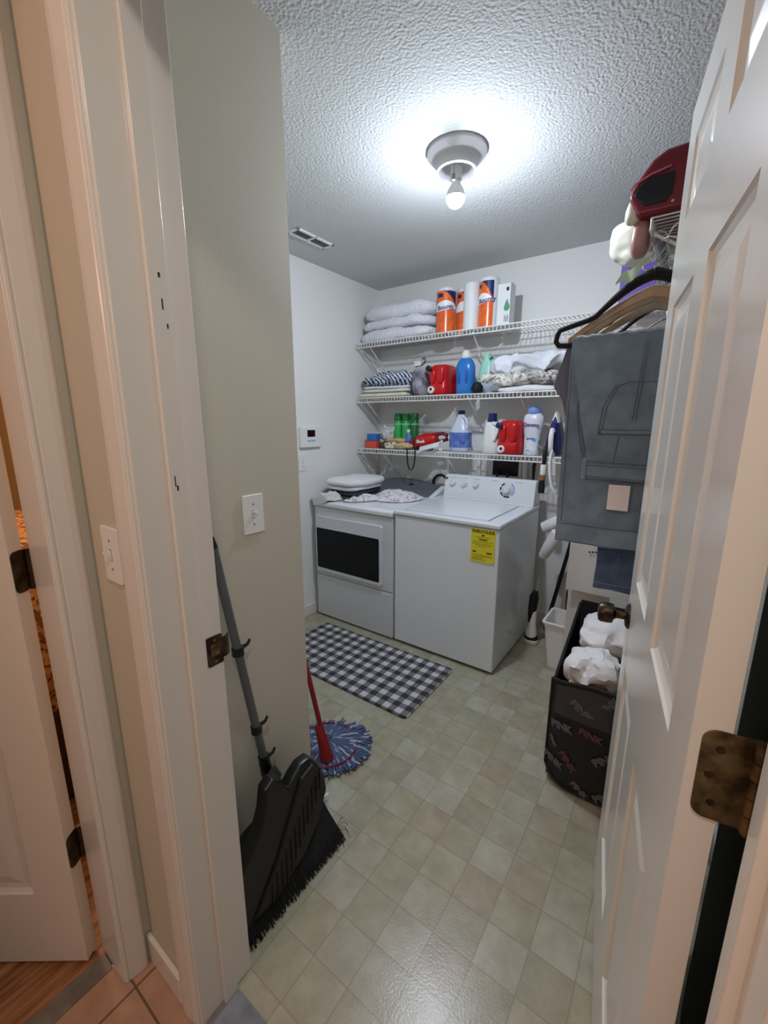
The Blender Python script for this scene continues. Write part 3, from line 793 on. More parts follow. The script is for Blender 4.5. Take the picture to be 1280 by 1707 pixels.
def split_mop():
    full = mophead(); nv = 30; nf = len(full.f)//620
    for name, sel, m, lab in (('mop_strings', lambda i: i % 7 < 6, M['thread'], 'blue-grey cotton strings'), ('mop_strings', lambda i: i % 7 >= 6, M['thread2'], 'white cotton strings')):
        mb = MB()
        for i in range(620):
            if sel(i):
                vs_ = full.v[i*nv:(i+1)*nv]; fs = [tuple(q-i*nv for q in f) for f in full.f[i*nf:(i+1)*nf]]; mb.add(vs_, fs)
        o = part(name, mb, m, t, label=lab); o['kind'] = 'stuff'
    for r in (.075, .130):
        pts = [(1.035+r*math.cos(a)*1.02, -1.80+r*math.sin(a), .040-.10*r+.002*math.sin(a*9)) for a in [2*PI*k/40 for k in range(41)]]
        part('stitch_ring', MB().tube(pts, .0055, 6), M['wine'], t, label='wine red stitched band')
split_mop()
part('mop_core', MB().lathe([(.001, .004), (.15, .004), (.150, .012), (.10, .026), (.04, .046), (.001, .048)], (1.035, -1.80, 0), 40), mat('mop_core', (66, 78, 108), .9, bump=(200, .6, .004)), t)

# upright broom leaning in the nook, and the dustpan clipped to its pole
t = thing('push_broom', 'black-bristled broom with grey pole leaning on the partition wall', 'broom', (1.30, -2.27, 0))
P0, P1 = Vector((1.180, -2.352, 1.10)), Vector((1.205, -2.250, .335))
part('pole', MB().tube([P0, P1], .0125, 16), M['pole'], t, label='grey steel pole')
part('hang_cap', MB().tube([P0, P0+(P0-P1).normalized()*.03], [.0135, .009], 12), M['black'], t)
part('socket', MB().tube([P1+Vector((-.002, -.008, .06)), P1, P1+Vector((.012, .020, -.105)), P1+Vector((.020, .030, -.150))], [.0165, .019, .022, .030], 16), M['black'], t)
hd = MB()
for (a, b, c, w_) in ():
    pass
head = [(-2.448, .150), (-2.440, .185), (-2.36, .215), (-2.28, .235), (-2.20, .232), (-2.12, .20), (-2.085, .165), (-2.083, .135), (-2.448, .128)]
part('broom_head', MB().prism(head, 1.222, 1.272, 'X'), M['black'], t, bevel=.008)
mb = MB(); rnd = random.Random(2)
mb.loft([[(1.225, -2.444, .135), (1.268, -2.444, .135), (1.268, -2.088, .135), (1.225, -2.088, .135)], [(1.290, -2.455, .020), (1.360, -2.455, .014), (1.368, -2.072, .014), (1.290, -2.072, .020)]])
for i in range(110):
    for j in range(7):
        y = -2.446+.362*i/109; x = 1.226+.007*j
        yb = y+rnd.uniform(-.005, .005)+(y+2.27)*.07; xb = 1.292+.0135*j+rnd.uniform(-.003, .006); zb = rnd.uniform(.001, .012)
        mb.tube([(x, y, .140), ((x*1.4+xb*.6)/2, (y+yb)/2, .085), (xb, yb, zb)], [.0022, .0024, .0018], 4)
o = part('bristles', mb, M['bristle'], t); o['kind'] = 'stuff'
mb = MB()
for dx, dy, L_ in ((.03, .02, .06), (.05, .01, .07), (.035, -.005, .06), (-.02, .05, .055), (.055, -.03, .065), (.01, .04, .05)):
    mb.tube([(1.345, -2.085, .045), (1.345+dx*.6, -2.075+dy*.7, .045), (1.345+dx, -2.075+dy, .020)], .0009, 4)
part('stray_bristles', mb, M['bristle'], t)
t = thing('dustpan', 'ribbed black dustpan clipped upside down against the broom pole', 'dustpan', (1.27, -2.25, .1))
# shell: outline in a plane leaning on the broom
out = [(-2.300, .395), (-2.268, .372), (-2.250, .330), (-2.222, .352), (-2.190, .366), (-2.150, .362), (-2.118, .320), (-2.098, .262), (-2.095, .215), (-2.125, .160), (-2.165, .118), (-2.225, .070), (-2.30, .034), (-2.40, .012), (-2.478, .010), (-2.476, .120), (-2.455, .190), (-2.415, .235), (-2.375, .270), (-2.345, .325), (-2.330, .380)]
def lean(y, z, d): return (1.300+.045*(.35-z)/.35*.9+d, y, z)
rings = []
cy, cz = -2.29, .19
for s_, d in ((1.0, -.030), (1.0, -.006), (.975, .004), (.93, .008)):
    rings.append([lean(cy+(a-cy)*s_, cz+(b-cz)*s_, d) for a, b in out])
part('shell', MB().loft(rings), M['black'], t, bevel=.003)
# raised ribbed back between rim and blade
rib_out = [(-2.205, .330), (-2.150, .345), (-2.112, .262), (-2.108, .222), (-2.16, .140), (-2.24, .078), (-2.36, .040), (-2.43, .045), (-2.33, .150)]
cy2, cz2 = -2.24, .19
part('blade_panel', MB().loft([[lean(cy2+(a-cy2)*s_, cz2+(b-cz2)*s_, d) for a, b in rib_out] for s_, d in ((1, .006), (.97, .016), (.9, .018))]), mat('black_ribbed_plastic', (26, 25, 22), .55), t, bevel=.002)
for k in range(12):
    y = -2.130-.021*k; ztop = .318-.0195*k; zb = ztop-.075-.004*k
    part('rib', MB().tube([lean(y, ztop, .0185), lean(y-.004, (ztop+zb)/2, .0195), lean(y-.010, max(zb, .05), .0185)], .0032, 6), M['black'], t)
part('collar', MB().tube([(1.232, -2.262, .345), (1.262, -2.255, .330)], [.030, .022], 16), M['black'], t)
for z, yy, xx in ((.78, -2.309, 1.190), (.50, -2.272, 1.199), (.375, -2.255, 1.204)):
    mb = MB().lathe([(.0175, -.012), (.0175, .012)], (xx, yy, z), 18).tube([(xx, yy+.012, z+.004), (xx+.004, yy+.032, z+.010), (xx+.004, yy+.040, z+.022)], [.007, .005, .004], 8)
    part('pole_clip', mb, M['black'], t)
one('plastic_straw', MB().tube([(1.185, -2.085, .012), (1.215, -1.985, .028)], .0055, 8), M['plastic'], 'thin white plastic tube on the floor between dustpan and wall corner', 'tube')

# waste bin
def bin_ring(cx, cy, w, d, z, r=.02, n=5):
    return [(x, y, z) for x, y in rrect(cx-w/2, cy-d/2, cx+w/2, cy+d/2, r, n)]
t = thing('waste_bin', 'small white plastic waste bin on the floor right of the washer', 'bin', (1.74, -.46, 0))
cx, cy = 1.735, -.475
mb = MB().loft([bin_ring(cx, cy, .18, .16, .001), bin_ring(cx, cy, .235, .225, .285), bin_ring(cx, cy, .225, .215, .285), bin_ring(cx, cy, .172, .152, .006)])
part('bin_body', mb, M['plastic'], t)
part('rim', MB().loft([bin_ring(cx, cy, .232, .222, .280), bin_ring(cx, cy, .252, .242, .284), bin_ring(cx, cy, .254, .244, .294), bin_ring(cx, cy, .226, .216, .296), bin_ring(cx, cy, .222, .212, .284)], cap=False), M['plastic'], t)
# white-headed floor duster with covered handle
t = thing('floor_duster', 'white-footed upright cleaner with thin chrome stem between washer and bin', 'floor cleaner', (1.49, -.34, 0))
part('foot', MB().lathe([(.001, .003), (.042, .003), (.046, .010), (.046, .030), (.040, .034), (.001, .036)], (1.488, -.335, 0), 28, sx=1.0, sy=.8), M['plastic'], t)
part('brush_ring', MB().lathe([(.044, .032), (.046, .040), (.043, .056), (.034, .062), (.001, .062)], (1.488, -.335, 0), 28, sx=1.0, sy=.8), M['black'], t)
part('housing', MB().tube([(1.487, -.337, .055), (1.486, -.338, .085), (1.490, -.34, .130), (1.494, -.342, .200), (1.496, -.343, .232)], [.036, .034, .024, .019, .017], 18), M['plastic'], t)
part('grip', MB().tube([(1.478, -.337, .15), (1.483, -.339, .24), (1.490, -.343, .33), (1.498, -.345, .372)], [.020, .027, .030, .014], 14), M['black'], t)
part('stem', MB().tube([(1.497, -.345, .36), (1.527, -.352, .61)], .0062, 10), M['chrome'], t, label='thin chrome stem')
part('sleeve', MB().tube([(1.525, -.352, .600), (1.528, -.353, .615), (1.560, -.362, .685), (1.602, -.372, .775), (1.606, -.373, .785)], [.020, .030, .036, .037, .028], 18), M['towel'], t, label='white cloth sleeve')
one('cloth_roll', MB().tube([(1.496, -.300, .775), (1.502, -.300, .778), (1.575, -.305, .822), (1.66, -.31, .865)], [.024, .036, .040, .040], 18), M['towel'], 'white rolled cloth behind the cleaner handle, right of the washer', 'cloth roll')
one('black_pole', MB().tube([(1.640, -.09, .02), (1.640, -.088, .30), (1.70, -.03, .66)], [.009, .011, .007], 10), M['black'], 'thin black pole leaning on the back wall behind the waste bin', 'pole')
one('black_pole', MB().tube([(1.525, -.14, .02), (1.63, -.05, .70)], [.014, .012], 10), M['black'], 'dark tube leaning behind the white-footed cleaner', 'pole')

# laundry hamper
def hamper():
    t = thing('laundry_hamper', 'black pop-up hamper with repeated pale lettering behind the open door', 'hamper', (2.05, -1.10, 0))
    x0, x1, yf, yb = 1.862, 2.20, -1.405, -.82
    # front panel with rounded corners, bulging
    def front(u, v):
        z0 = .012+.05*max(0, (abs(u-.5)*2))**6*0
        x = x0+(x1-x0)*u; z = .012+v*(.44+.03*math.sin(PI*u))
        k = abs(u*2-1)**5
        if v < .5: z += .055*k*(1-2*v)**2
        b = -.028*math.sin(PI*u)*math.sin(PI*v)-.004
        return (x, yf+b+.03*k, z)
    part('front_panel', MB().surf(front, 24, 18, .004), M['mesh_black'], t)
    def left(u, v):
        y = yf+.03+(yb-yf-.06)*u; zt = .44+(.115)*u; z = .012+v*zt
        return (x0-.014*math.sin(PI*u)*math.sin(PI*v)-.022*u*v+.004, y, z)
    part('side_panel', MB().surf(left, 20, 14, .004), M['mesh_black'], t)
    def right(u, v):
        p = left(u, v); return (x0+x1-p[0], p[1], p[2])
    part('side_panel', MB().surf(right, 20, 14, .004), M['mesh_black'], t)
    def back(u, v):
        return (x0-.02+(x1-x0+.04)*u, yb, .012+v*.56)
    part('back_panel', MB().surf(back, 10, 10, .004), M['mesh_black'], t)
    part('bottom_panel', MB().box(x0+.02, yf+.03, .004, x1-.02, yb, .012), M['mesh_black'], t, smooth=False)
    # piping
    pts = [front(i/20, 1) for i in range(21)]
    part('rim_piping', MB().tube([(x, y-.003, z) for x, y, z in pts], .006, 8), M['blackmatt'], t)
    part('rim_piping', MB().tube([left(i/12, 1) for i in range(13)], .006, 8), M['blackmatt'], t)
    part('corner_piping', MB().tube([(front(0, i/14)[0]-.003, front(0, i/14)[1], front(0, i/14)[2]) for i in range(15)], .006, 8), M['blackmatt'], t)
    part('corner_piping', MB().tube([(lambda q: (q[0], q[1]-.004, q[2]))(front(i/20, 0)) for i in range(21)], .006, 8), M['blackmatt'], t)
    # grey upper band
    def band(u, v):
        x, y, z = front(.05+.92*u, .70+.27*v-.0*u); return (x, y-.0045, z)
    part('upper_band', MB().surf(band, 16, 5, .001), M['mesh_grey'], t, label='charcoal mesh band')
    # lettering that follows the panel
    i = 0
    for u, v, ang, m, sz in ((.16, .60, 4, 0, 1), (.34, .80, -38, 0, 1), (.60, .90, 62, 0, 1), (.62, .46, 42, 0, 1), (.26, .30, -48, 1, .9), (.10, .22, 2, 0, 1), (.66, .10, 40, 0, 1), (.80, .72, 5, 0, 1), (.80, .28, 40, 0, 1), (.40, .06, -35, 0, .8), (.90, .52, -42, 1, .9), (.08, .42, -48, 0, .5), (.46, .62, -10, 1, .9)):
        p = Vector(front(u, v)); a = math.radians(ang)
        du = (Vector(front(min(u+.05, 1), v))-Vector(front(max(u-.05, 0), v))).normalized(); dv = Vector((0, 0, 1)); n_ = du.cross(dv).normalized(); dv = n_.cross(du)
        X = du*math.cos(a)+dv*math.sin(a); Y = -du*math.sin(a)+dv*math.cos(a)
        text('lettering', 'PINK', .040*sz, (M['pink_ink'], M['rose_ink'])[m], t, frame(p+n_*.0062, X, Y), bold=.0019, depth=.0006)
    return t
hamper()
def towel_lump(name, label, cat, c, size, seed, m, e=3.2, amp=.022, freq=9, flat=None, group=None, rz=0, **k):
    return one(name, MB().soft(c, size, e, amp, freq, seed, 40, 24, flat, rz=rz, **k), m, label, cat, group)
towel_lump('bath_towel', 'white terry towel bundle heaped at the back of the black hamper', 'towel', (1.995, -1.03, .515), (.22, .26, .16), 3, M['towel'], 3.0, .030, 13)
towel_lump('bath_towel', 'white terry towel crumpled over the front of the black hamper', 'towel', (1.995, -1.275, .475), (.20, .19, .13), 8, M['towel'], 2.3, .036, 15)
towel_lump('bath_towel', 'small grey-white towel edge against the left side inside the hamper', 'towel', (1.912, -1.255, .455), (.07, .15, .11), 12, M['towel'], 2.4, .012, 11)
towel_lump('laundry_bundle', 'dark patterned garments deep inside the black hamper', 'clothes', (2.03, -1.10, .22), (.26, .42, .36), 5, mat('dark_mixed_cloth', (40, 34, 34), .9, mottle=(20, (90, 66, 48))), 3, .02, 8)

# ------------------------------------------------------------------ hanging clothes
def hanger(label, y, zc, half, m, r=.006, wood=False, xc=2.03, drop=.17, hookm=None, rz=0.0):
    t = thing('clothes_hanger', label, 'hanger', (xc, y, zc), 'hangers on the right closet rod')
    if wood:
        mb = MB(); rings = []
        for i in range(25):
            s_ = -1+2*i/24; x = xc+half*s_; z = zc-.018-(drop-.02)*abs(s_)**1.35; w_ = .012; h = .027-.008*abs(s_)
            dy = .020*abs(s_)**2
            rings.append([(x, y-w_/2-dy, z-h), (x, y+w_/2-dy, z-h), (x, y+w_/2-dy, z+h*.2), (x, y-w_/2-dy, z+h*.2)])
        mb.loft(rings); part('hanger_body', mb, m, t, bevel=.003)
        part('trouser_bar', MB().tube([(xc-half*.93, y-.018, zc-drop-.006), (xc+half*.93, y-.018, zc-drop-.006)], .0055, 8), m, t)
    else:
        L_ = []
        for i in range(15):
            s_ = i/14; x = xc-half*.88*s_; z = zc-.004-(drop-.055)*(1-math.cos(min(1, s_*1.5)*PI/2))*.55-(drop-.055)*.45*s_
            L_.append((x, y, z))
        tip = (xc-half, y, zc-drop+.03)
        pts = L_+[(xc-half*.97, y, zc-drop+.045), tip, (xc-half*1.01, y, zc-drop+.010), (xc-half*.97, y, zc-drop-.004), (xc-half*.88, y, zc-drop-.006)]
        bar = [(xc-half*.5, y, zc-drop-.006), (xc, y, zc-drop-.006)]
        full = pts+bar
        mir = [(2*xc-x, yy, z) for x, yy, z in full]
        rr = [r*(2.1-1.1*min(1, i/8)) for i in range(len(full))]; mb = MB().tube(full, rr, 10).tube(mir, rr, 10)
        part('hanger_body', mb, m, t)
    hk = [(xc, y, zc-.006), (xc, y, zc+.030)]+[(xc+.020*math.cos(a)-.0, y, zc+.064+.020*math.sin(a)*1.15) for a in [math.radians(-60-30*k) for k in range(9)]]
    hk = [(xc, y, zc-.006), (xc, y, zc+.035), (xc+.012, y, zc+.050), (xc+.022, y, zc+.066), (xc+.024, y, zc+.084), (xc+.015, y, zc+.101), (xc, y, zc+.108), (xc-.015, y, zc+.101), (xc-.022, y, zc+.086)]
    part('hook', MB().tube(hk, .0018, 8), hookm or M['chrome'], t, label='thin metal hook')
    return t
XC = 2.035
hanger('black velvet hanger nearest the camera holding the pale blue jeans', -1.392, 1.862, .262, M['velvet'], .0088, drop=.178, xc=XC)
hanger('pale wooden hanger directly behind the front black velvet hanger', -1.345, 1.850, .232, M['wood'], wood=True, xc=XC, drop=.15)
hanger('pale wooden hanger further back, between two black ones', -1.295, 1.845, .225, M['wood'], wood=True, xc=XC, drop=.15)
hanger('black velvet hanger behind the two pale wooden ones', -1.255, 1.845, .225, M['velvet'], .007, drop=.155, xc=XC)
hanger('wooden hanger fourth along the rod, half hidden by denim', -1.21, 1.838, .225, M['wood'], wood=True, xc=XC, drop=.15)
hanger('black velvet hanger holding the added charcoal garment, furthest of the black ones', -1.040, 1.85, .21, M['velvet'], .007, drop=.155, xc=XC)
hanger('fifth hanger in the row, black velvet, before the added charcoal garment', -1.165, 1.845, .22, M['velvet'], .007, drop=.155, xc=XC)
def drape(x0, x1, ztop, zfront, zback, y, th, name, m, parent, waves=.006, seed=0, bow=0.0, slope=0.0):
    """cloth folded over a bar: front leaf, fold, back leaf; closed solid with soft thickness"""
    mb = MB()
    NU, NV = 26, 40
    def f(u, v):
        x = x0+(x1-x0)*u
        if v < .5:
            q = v/.5; z = zfront+(ztop-zfront)*q; yy = y-th/2
            dz = 1-q
        else:
            q = (v-.5)/.5; z = ztop-(ztop-zback)*q; yy = y+th/2; dz = q
        k = min(1, abs(v-.5)/.03); yy = y+(yy-y)*math.sin(k*PI/2)
        n_ = noise.noise(Vector((x*9+seed, z*1.4, seed*2.1)))
        yy += waves*n_*(.3+dz)*2
        xx = x+bow*math.sin(PI*min(1, dz))*(1 if u > .5 else -1)*abs(u-.5)*2
        xx += .004*noise.noise(Vector((z*9, seed, u*3)))
        return (xx, yy, z+slope*(x-x0)+.004*noise.noise(Vector((x*14, seed, v))))
    mb.surf(f, NU, NV, .004)
    return part(name, mb, m, parent)
# pale denim jeans folded over the front hanger
t = thing('folded_jeans', 'faded grey-blue jeans folded over the front hanger, pocket side out', 'jeans', (2.0, -1.41, 1.05))
drape(1.829, 2.235, 1.700, 1.018, 1.06, -1.405, .034, 'jean_legs', M['denim'], t, .010, 3)
mb = MB()   # hem band
def hem(u, v):
    x = 1.836+.395*u; return (x, -1.4285+.012*noise.noise(Vector((x*9+3, 1.0*1.4, 6.3)))-.003, 1.024+.060*v-.012*u*0)
part('hem', MB().surf(hem, 20, 3, .005), M['denim'], t, label='deep stitched hem')
part('hem_stitch', MB().tube([(hem(i/20, 1)[0], hem(i/20, 1)[1]-.003, hem(i/20, 1)[2]) for i in range(21)], .0014, 5), M['stitch'], t)
# upper half of the jeans turned down: seat with back pocket and waistband upside down
def seat(u, v):
    x = 1.860+.375*u+.062*(1-v)*(1-u)*1.0-.030*v*(1-u); z = 1.262+.428*v
    return (x, -1.436-.012*math.sin(PI*min(1, v*1.05))-.006*noise.noise(Vector((x*8, z*5, 1))), z+.002*math.sin(x*40))
part('seat_panel', MB().surf(seat, 20, 20, .006), M['denim'], t)
part('waistband', MB().surf(lambda u, v: (1.905+.330*u, -1.446, 1.250+.045*v-.006*u), 12, 3, .007), M['denim'], t, label='waistband hanging upside down')
part('belt_loop', MB().box(1.902, -1.456, 1.245, 1.914, -1.448, 1.312), M['denim'], t, bevel=.002)
part('pocket_top_hem', MB().surf(lambda u, v: (1.935+.30*u, -1.455, 1.392+.014*v), 8, 2, .004), M['denim'], t, label='double-stitched pocket edge')
part('rivet', MB().lathe([(.0045, 0), (.004, -.002), (.001, -.003)], (1.943, -1.458, 1.398), 10, axis='Y'), M['brass'], t)
st = MB()
def stitchline(pts, off=.0): 
    st.tube(pts, .0011, 4)
for d in (0, .010):
    stitchline([(1.940+d, -1.456, 1.405), (1.946+d, -1.4575, 1.475), (1.972+d, -1.4565, 1.535)])
    stitchline([(2.030+d*.8, -1.4565, 1.415+.02), (2.036+d*.8, -1.4585, 1.55), (2.040+d*.8, -1.449, 1.665)])
stitchline([(1.972, -1.4565, 1.535), (2.01, -1.459, 1.548), (2.06, -1.459, 1.546), (2.12, -1.459, 1.545)])
for z in (1.2545, 1.291, 1.303): stitchline([(1.912, -1.451, z), (2.2, -1.451, z-.004)])
for z in (1.3925, 1.405): stitchline([(1.937, -1.4578, z), (2.2, -1.4578, z)])
stitchline([(1.990, -1.452, 1.305), (1.998, -1.4535, 1.385)])
part('stitching', st, M['stitch'], t)
one('garment_tag', MB().box(1.985, -1.4440, 1.150, 2.046, -1.4425, 1.232), M['tag'], 'blank pale pink card tag hanging on the faded jeans', 'tag')
st = MB()
for d in (0, .011): st.tube([(1.866+d, -1.4265, 1.672), (1.868+d, -1.4275, 1.56), (1.866+d, -1.4285, 1.46), (1.884+d, -1.431, 1.36), (1.902+d, -1.4365, 1.302)], .0011, 4)
st.tube([(1.832, -1.424, 1.60), (1.842, -1.426, 1.30), (1.846, -1.428, 1.09)], .0012, 4)
part('side_seam', st, M['stitch'], t, label='double-stitched side seam')
part('worn_fold', MB().tube([(1.84+.38*i/24, -1.413+.002*math.sin(i*1.7), 1.6965+.003*math.sin(i*2.3)) for i in range(25)], .005, 6), mat('faded_fold', (168, 186, 200), .9, bump=(200, .5, .002)), t, label='paler worn fold')
t = thing('shading_garment', 'black garment glimpsed behind the wooden hangers, added also to shade the far corner', 'garment', (2.05, -1.24, 1.0))
drape(1.90, 2.20, 1.700, 1.04, 1.06, -1.258, .026, 'body', M['velvet'], t, .006, 9)  # mostly hidden drape, added to keep bulb light off the corner behind
t = thing('shading_garment', 'hidden charcoal garment added behind the black one to shade the far corner', 'garment', (2.05, -1.0, .8))
drape(1.84, 2.22, 1.702, 1.05, 1.07, -1.040, .03, 'body', M['charcoal'], t, .010, 15)  # unseen filler on the rod, added to block the bulb from the washer corner
t = thing('hanging_jeans', 'mid-blue denim leg showing below the faded jeans', 'jeans', (2.05, -1.345, .84))
drape(1.957, 2.215, 1.690, .838, .90, -1.334, .024, 'jean_legs', M['denim_dark'], t, .010, 7)
st = MB().tube([(1.962, -1.378, .872), (2.08, -1.378, .874)], .001, 4)
for z in [0.85+.0165*k for k in range(11)]: st.tube([(2.030, -1.376, z), (2.031, -1.379, z+.009)], .0016, 4)
part('stitching', st, M['stitch'], t)
# slate top behind the jeans, pulled in at the waist
t = thing('slate_top', 'slate grey jersey top draped just left of the faded jeans', 'top', (1.86, -1.355, 1.35))
def slate(u, v):
    L_ = [(1.0, 1.806), (.90, 1.796), (.72, 1.776), (.66, 1.772), (.54, 1.803), (.36, 1.822), (0, 1.836)]
    for k in range(len(L_)-1):
        if L_[k][0] >= v >= L_[k+1][0]:
            f_ = (v-L_[k+1][0])/(L_[k][0]-L_[k+1][0]); xl = L_[k+1][1]+(L_[k][1]-L_[k+1][1])*f_
    x = xl+(2.02-xl)*u; z = 1.30+.375*v
    return (x, -1.374-.006*math.sin(u*PI*2.2+v*2)-.004*noise.noise(Vector((u*8, z*6, 2))), z)
part('front', MB().surf(slate, 22, 26, .005), M['greycloth'], t)
# long pale sheet hanging behind
t = thing('hanging_sheet', 'long pale grey cloth hanging from the rod behind the jeans', 'cloth', (1.90, -.72, .1))
drape(1.752, 2.20, 1.70, .585, .60, -.735, .03, 'front_layer', M['sheet'], t, .004, 2)
drape(1.758, 1.95, 1.69, .03, .10, -.715, .016, 'inner_layer', M['sheet'], t, .003, 5)
mb = MB()
for k in range(5): mb.lathe([(.001, 0), (.0045, 0), (.0045, .003), (.001, .003)], (1.845+.014*k, -.757, .80+.002*k), 8, axis='Y')
part('snap_button', mb, M['ink'], t)
hanger('thin wire hanger carrying the long pale sheet at the back of the rod', -.725, 1.86, .21, M['chrome'], .003, drop=.165, xc=XC)

# ------------------------------------------------------------------ things on the right shelf
t = thing('hard_case', 'dark red glossy case with smoked window on the short right shelf', 'case', (2.13, -1.25, 2.01))
poly = [(1.975, 2.016), (1.945, 2.072), (1.950, 2.092), (1.968, 2.122), (1.998, 2.160), (2.030, 2.176), (2.26, 2.186), (2.30, 2.16), (2.32, 2.05), (2.31, 2.012)]
part('shell', MB().prism(poly, -1.400, -1.06, 'Y'), M['maroon'], t, bevel=.014, seg=4)
wp = [(1.990, 2.040), (1.960, 2.072), (1.968, 2.092), (1.995, 2.112), (2.058, 2.112), (2.056, 2.060), (2.040, 2.040)]
part('smoked_window', MB().prism(wp, -1.4045, -1.396, 'Y'), mat('smoked_plastic', (22, 26, 34), .12), t, bevel=.003)
part('highlight_strip', MB().tube([(1.950, -1.4035, 2.090), (1.962, -1.4045, 2.104), (2.000, -1.4045, 2.118), (2.045, -1.4045, 2.126)], .0028, 8), mat('rose_highlight', (186, 104, 116), .3), t, label='pale rose painted highlight line')  # highlight along the case edge, painted as a rose strip
part('latch', MB().lathe([(.001, 0), (.004, 0), (.004, -.003), (.001, -.003)], (2.058, -1.402, 2.036), 10, axis='Y'), M['chrome'], t)
one('leather_bag', MB().soft((1.980, -1.335, 1.975), (.052, .085, .105), 2.6, .004, 10, 9, 32, 20), M['mauve'], 'rounded dusky pink pouch hanging below the red case', 'pouch')
one('plastic_bag', MB().soft((1.950, -.97, 2.098), (.235, .15, .165), 2.2, .014, 14, 6, 44, 28), M['bag'], 'white puffy bag sticking out left of the red case', 'bag')
one('plastic_bag', MB().soft((1.957, -1.365, 2.040), (.040, .055, .060), 2.4, .006, 20, 16, 24, 16), M['bag'], 'small clear-white wrap tucked under the left end of the red case', 'bag')
t = thing('gift_box', 'purple cardboard box standing at the right end of the top back shelf', 'box', (1.86, -.22, ZT))
part('box', MB().box(1.782, -.300, ZT+.003, 1.96, -.14, 2.318), M['purple'], t, bevel=.003)
mb = MB().box(1.818, -.3015, 2.19, 1.822, -.3, 2.26).box(1.832, -.3015, 2.17, 1.836, -.3, 2.26)
part('box_print', mb, M['ink'], t, smooth=False)
mb = MB()
mb.tube([(2.030, -1.36, 1.93), (2.008, -1.40, 1.900), (2.004, -1.405, 1.872), (2.022, -1.40, 1.86)], .002, 6).tube([(2.05, -1.36, 1.955), (2.07, -1.41, 1.968), (2.082, -1.41, 1.975)], .002, 6).tube([(2.035, -1.36, 1.95), (2.06, -1.41, 1.945), (2.085, -1.41, 1.935)], .002, 6)
one('spare_hooks', mb, M['white_wire'], 'tangle of thin white plastic hooks at the top of the closet rod', 'hooks')
def leaf(u, v):
    x = 1.935+.085*u; w_ = .018*math.sin(PI*min(.98, .06+.9*u)); return (x, -1.402+.006*math.sin(u*7), 1.843+.050*u+(v-.5)*2*w_+.008*math.sin(u*9))
one('film_wrap', MB().surf(leaf, 16, 5, .0012), M['leaf'], 'scrap of pale green plastic film above the black hanger', 'film')

# ------------------------------------------------------------------ laundry on the dryer
def folded(cx, cy, z0, w, d, h, layers, m, name, label, cat, rz=0, seed=0, group=None, amp=.004, tilt=0):
    """folded cloth: stacked rounded layers joined at the folded edge"""
    mb = MB(); hh = h/layers
    for k in range(layers):
        ww = w*(1-.02*(k % 2)); dd = d*(1-.015*k)
        NU, NV = 26, 8; rings = []
        for i in range(NU+1):
            u = i/NU; x = (u-.5)*ww; ring = []
            endf = min(1, min(u, 1-u)/.06); endf = math.sin(endf*PI/2)
            for j in range(20):
                a = 2*PI*j/20; ca, sa = math.cos(a), math.sin(a)
                y = math.copysign(abs(ca)**.28, ca)*dd/2*(.93+.07*endf)
                z = hh/2+math.copysign(abs(sa)**.7, sa)*hh/2*(.35+.65*endf)
                p = Vector((x, y, z+k*hh)); n_ = noise.noise_vector(Vector((x*9+seed, y*9, k*2.3+seed)))
                p += Vector((n_.x, n_.y, n_.z*.6))*amp*(1+.5*k); p.z = max(p.z, 0.001)
                p.z += tilt*p.y
                q = (cx+p.x*math.cos(rz)-p.y*math.sin(rz), cy+p.x*math.sin(rz)+p.y*math.cos(rz), z0+p.z)
                ring.append(q)
            rings.append(ring)
        mb.loft(rings)
    return one(name, mb, m, label, cat, group)
def crumple(name, label, cat, cx, cy, z0, rx, ry, h, m, seed, group=None, n=44, ex=2.2, over=None, rz=0.3):
    """crumpled cloth: ridged sheet lying on a surface"""
    def f(u, v):
        a, b = u*2-1, v*2-1
        sx = a*math.sqrt(max(0, 1-b*b*.42)); sy = b*math.sqrt(max(0, 1-a*a*.42))
        x = sx*rx; y = sy*ry
        nx = noise.noise_vector(Vector((x*7+seed, y*7, seed*.7)))
        r = min(1, math.hypot(sx, sy)); env = max(0, 1-r**ex)
        rid = 1-abs(noise.noise(Vector((x*14+seed*2, y*14, seed))))*2; rid2 = 1-abs(noise.noise(Vector((x*32, y*32+seed, seed*3))))*2
        z = .003+h*env*(.50+.38*rid+.20*rid2)+.004*max(0, rid2)
        x += nx.x*.035; y += nx.y*.035
        X = cx+x*math.cos(rz)-y*math.sin(rz); Y = cy+x*math.sin(rz)+y*math.cos(rz)
        Z = z0+max(z, .002)
        if over: X, Y, Z = over(X, Y, Z)
        return (X, Y, Z)
    return one(name, MB().surf(f, n, n, .0035), m, label, cat, group, ang=80)
TZ = DTZ+.001
folded(.215, -.600, TZ, .27, .36, .060, 2, M['charcoal'], 'folded_towel', 'charcoal folded towel under the white one on the dryer', 'towel', rz=.10, seed=5)
one('folded_towel', MB().soft((.212, -.590, TZ+.082), (.29, .39, .046), 4.8, .007, 7, 3, 48, 20).soft((.226, -.585, TZ+.120), (.305, .42, .056), 4.4, .010, 6, 5, 48, 22), M['towel'], 'thick white folded towel topmost on the dryer', 'towel')
def over_left(X, Y, Z):
    if Y < DYF-.012: Z -= (DYF-.012-Y)*1.0; Y = DYF-.014-(DYF-.012-Y)*.12
    if X < DX+.004: X = max(X, .008)
    return (X, Y, Z)
crumple('crumpled_cloth', 'cream-white cloth hanging over the front left corner of the dryer', 'cloth', .135, -.800, TZ, .120, .080, .055, M['sheet'], 4, over=over_left, n=36)
crumple('crumpled_cloth', 'pale speckled garment crumpled in the middle of the dryer top', 'garment', .520, -.500, TZ, .175, .150, .060, M['print'], 9)
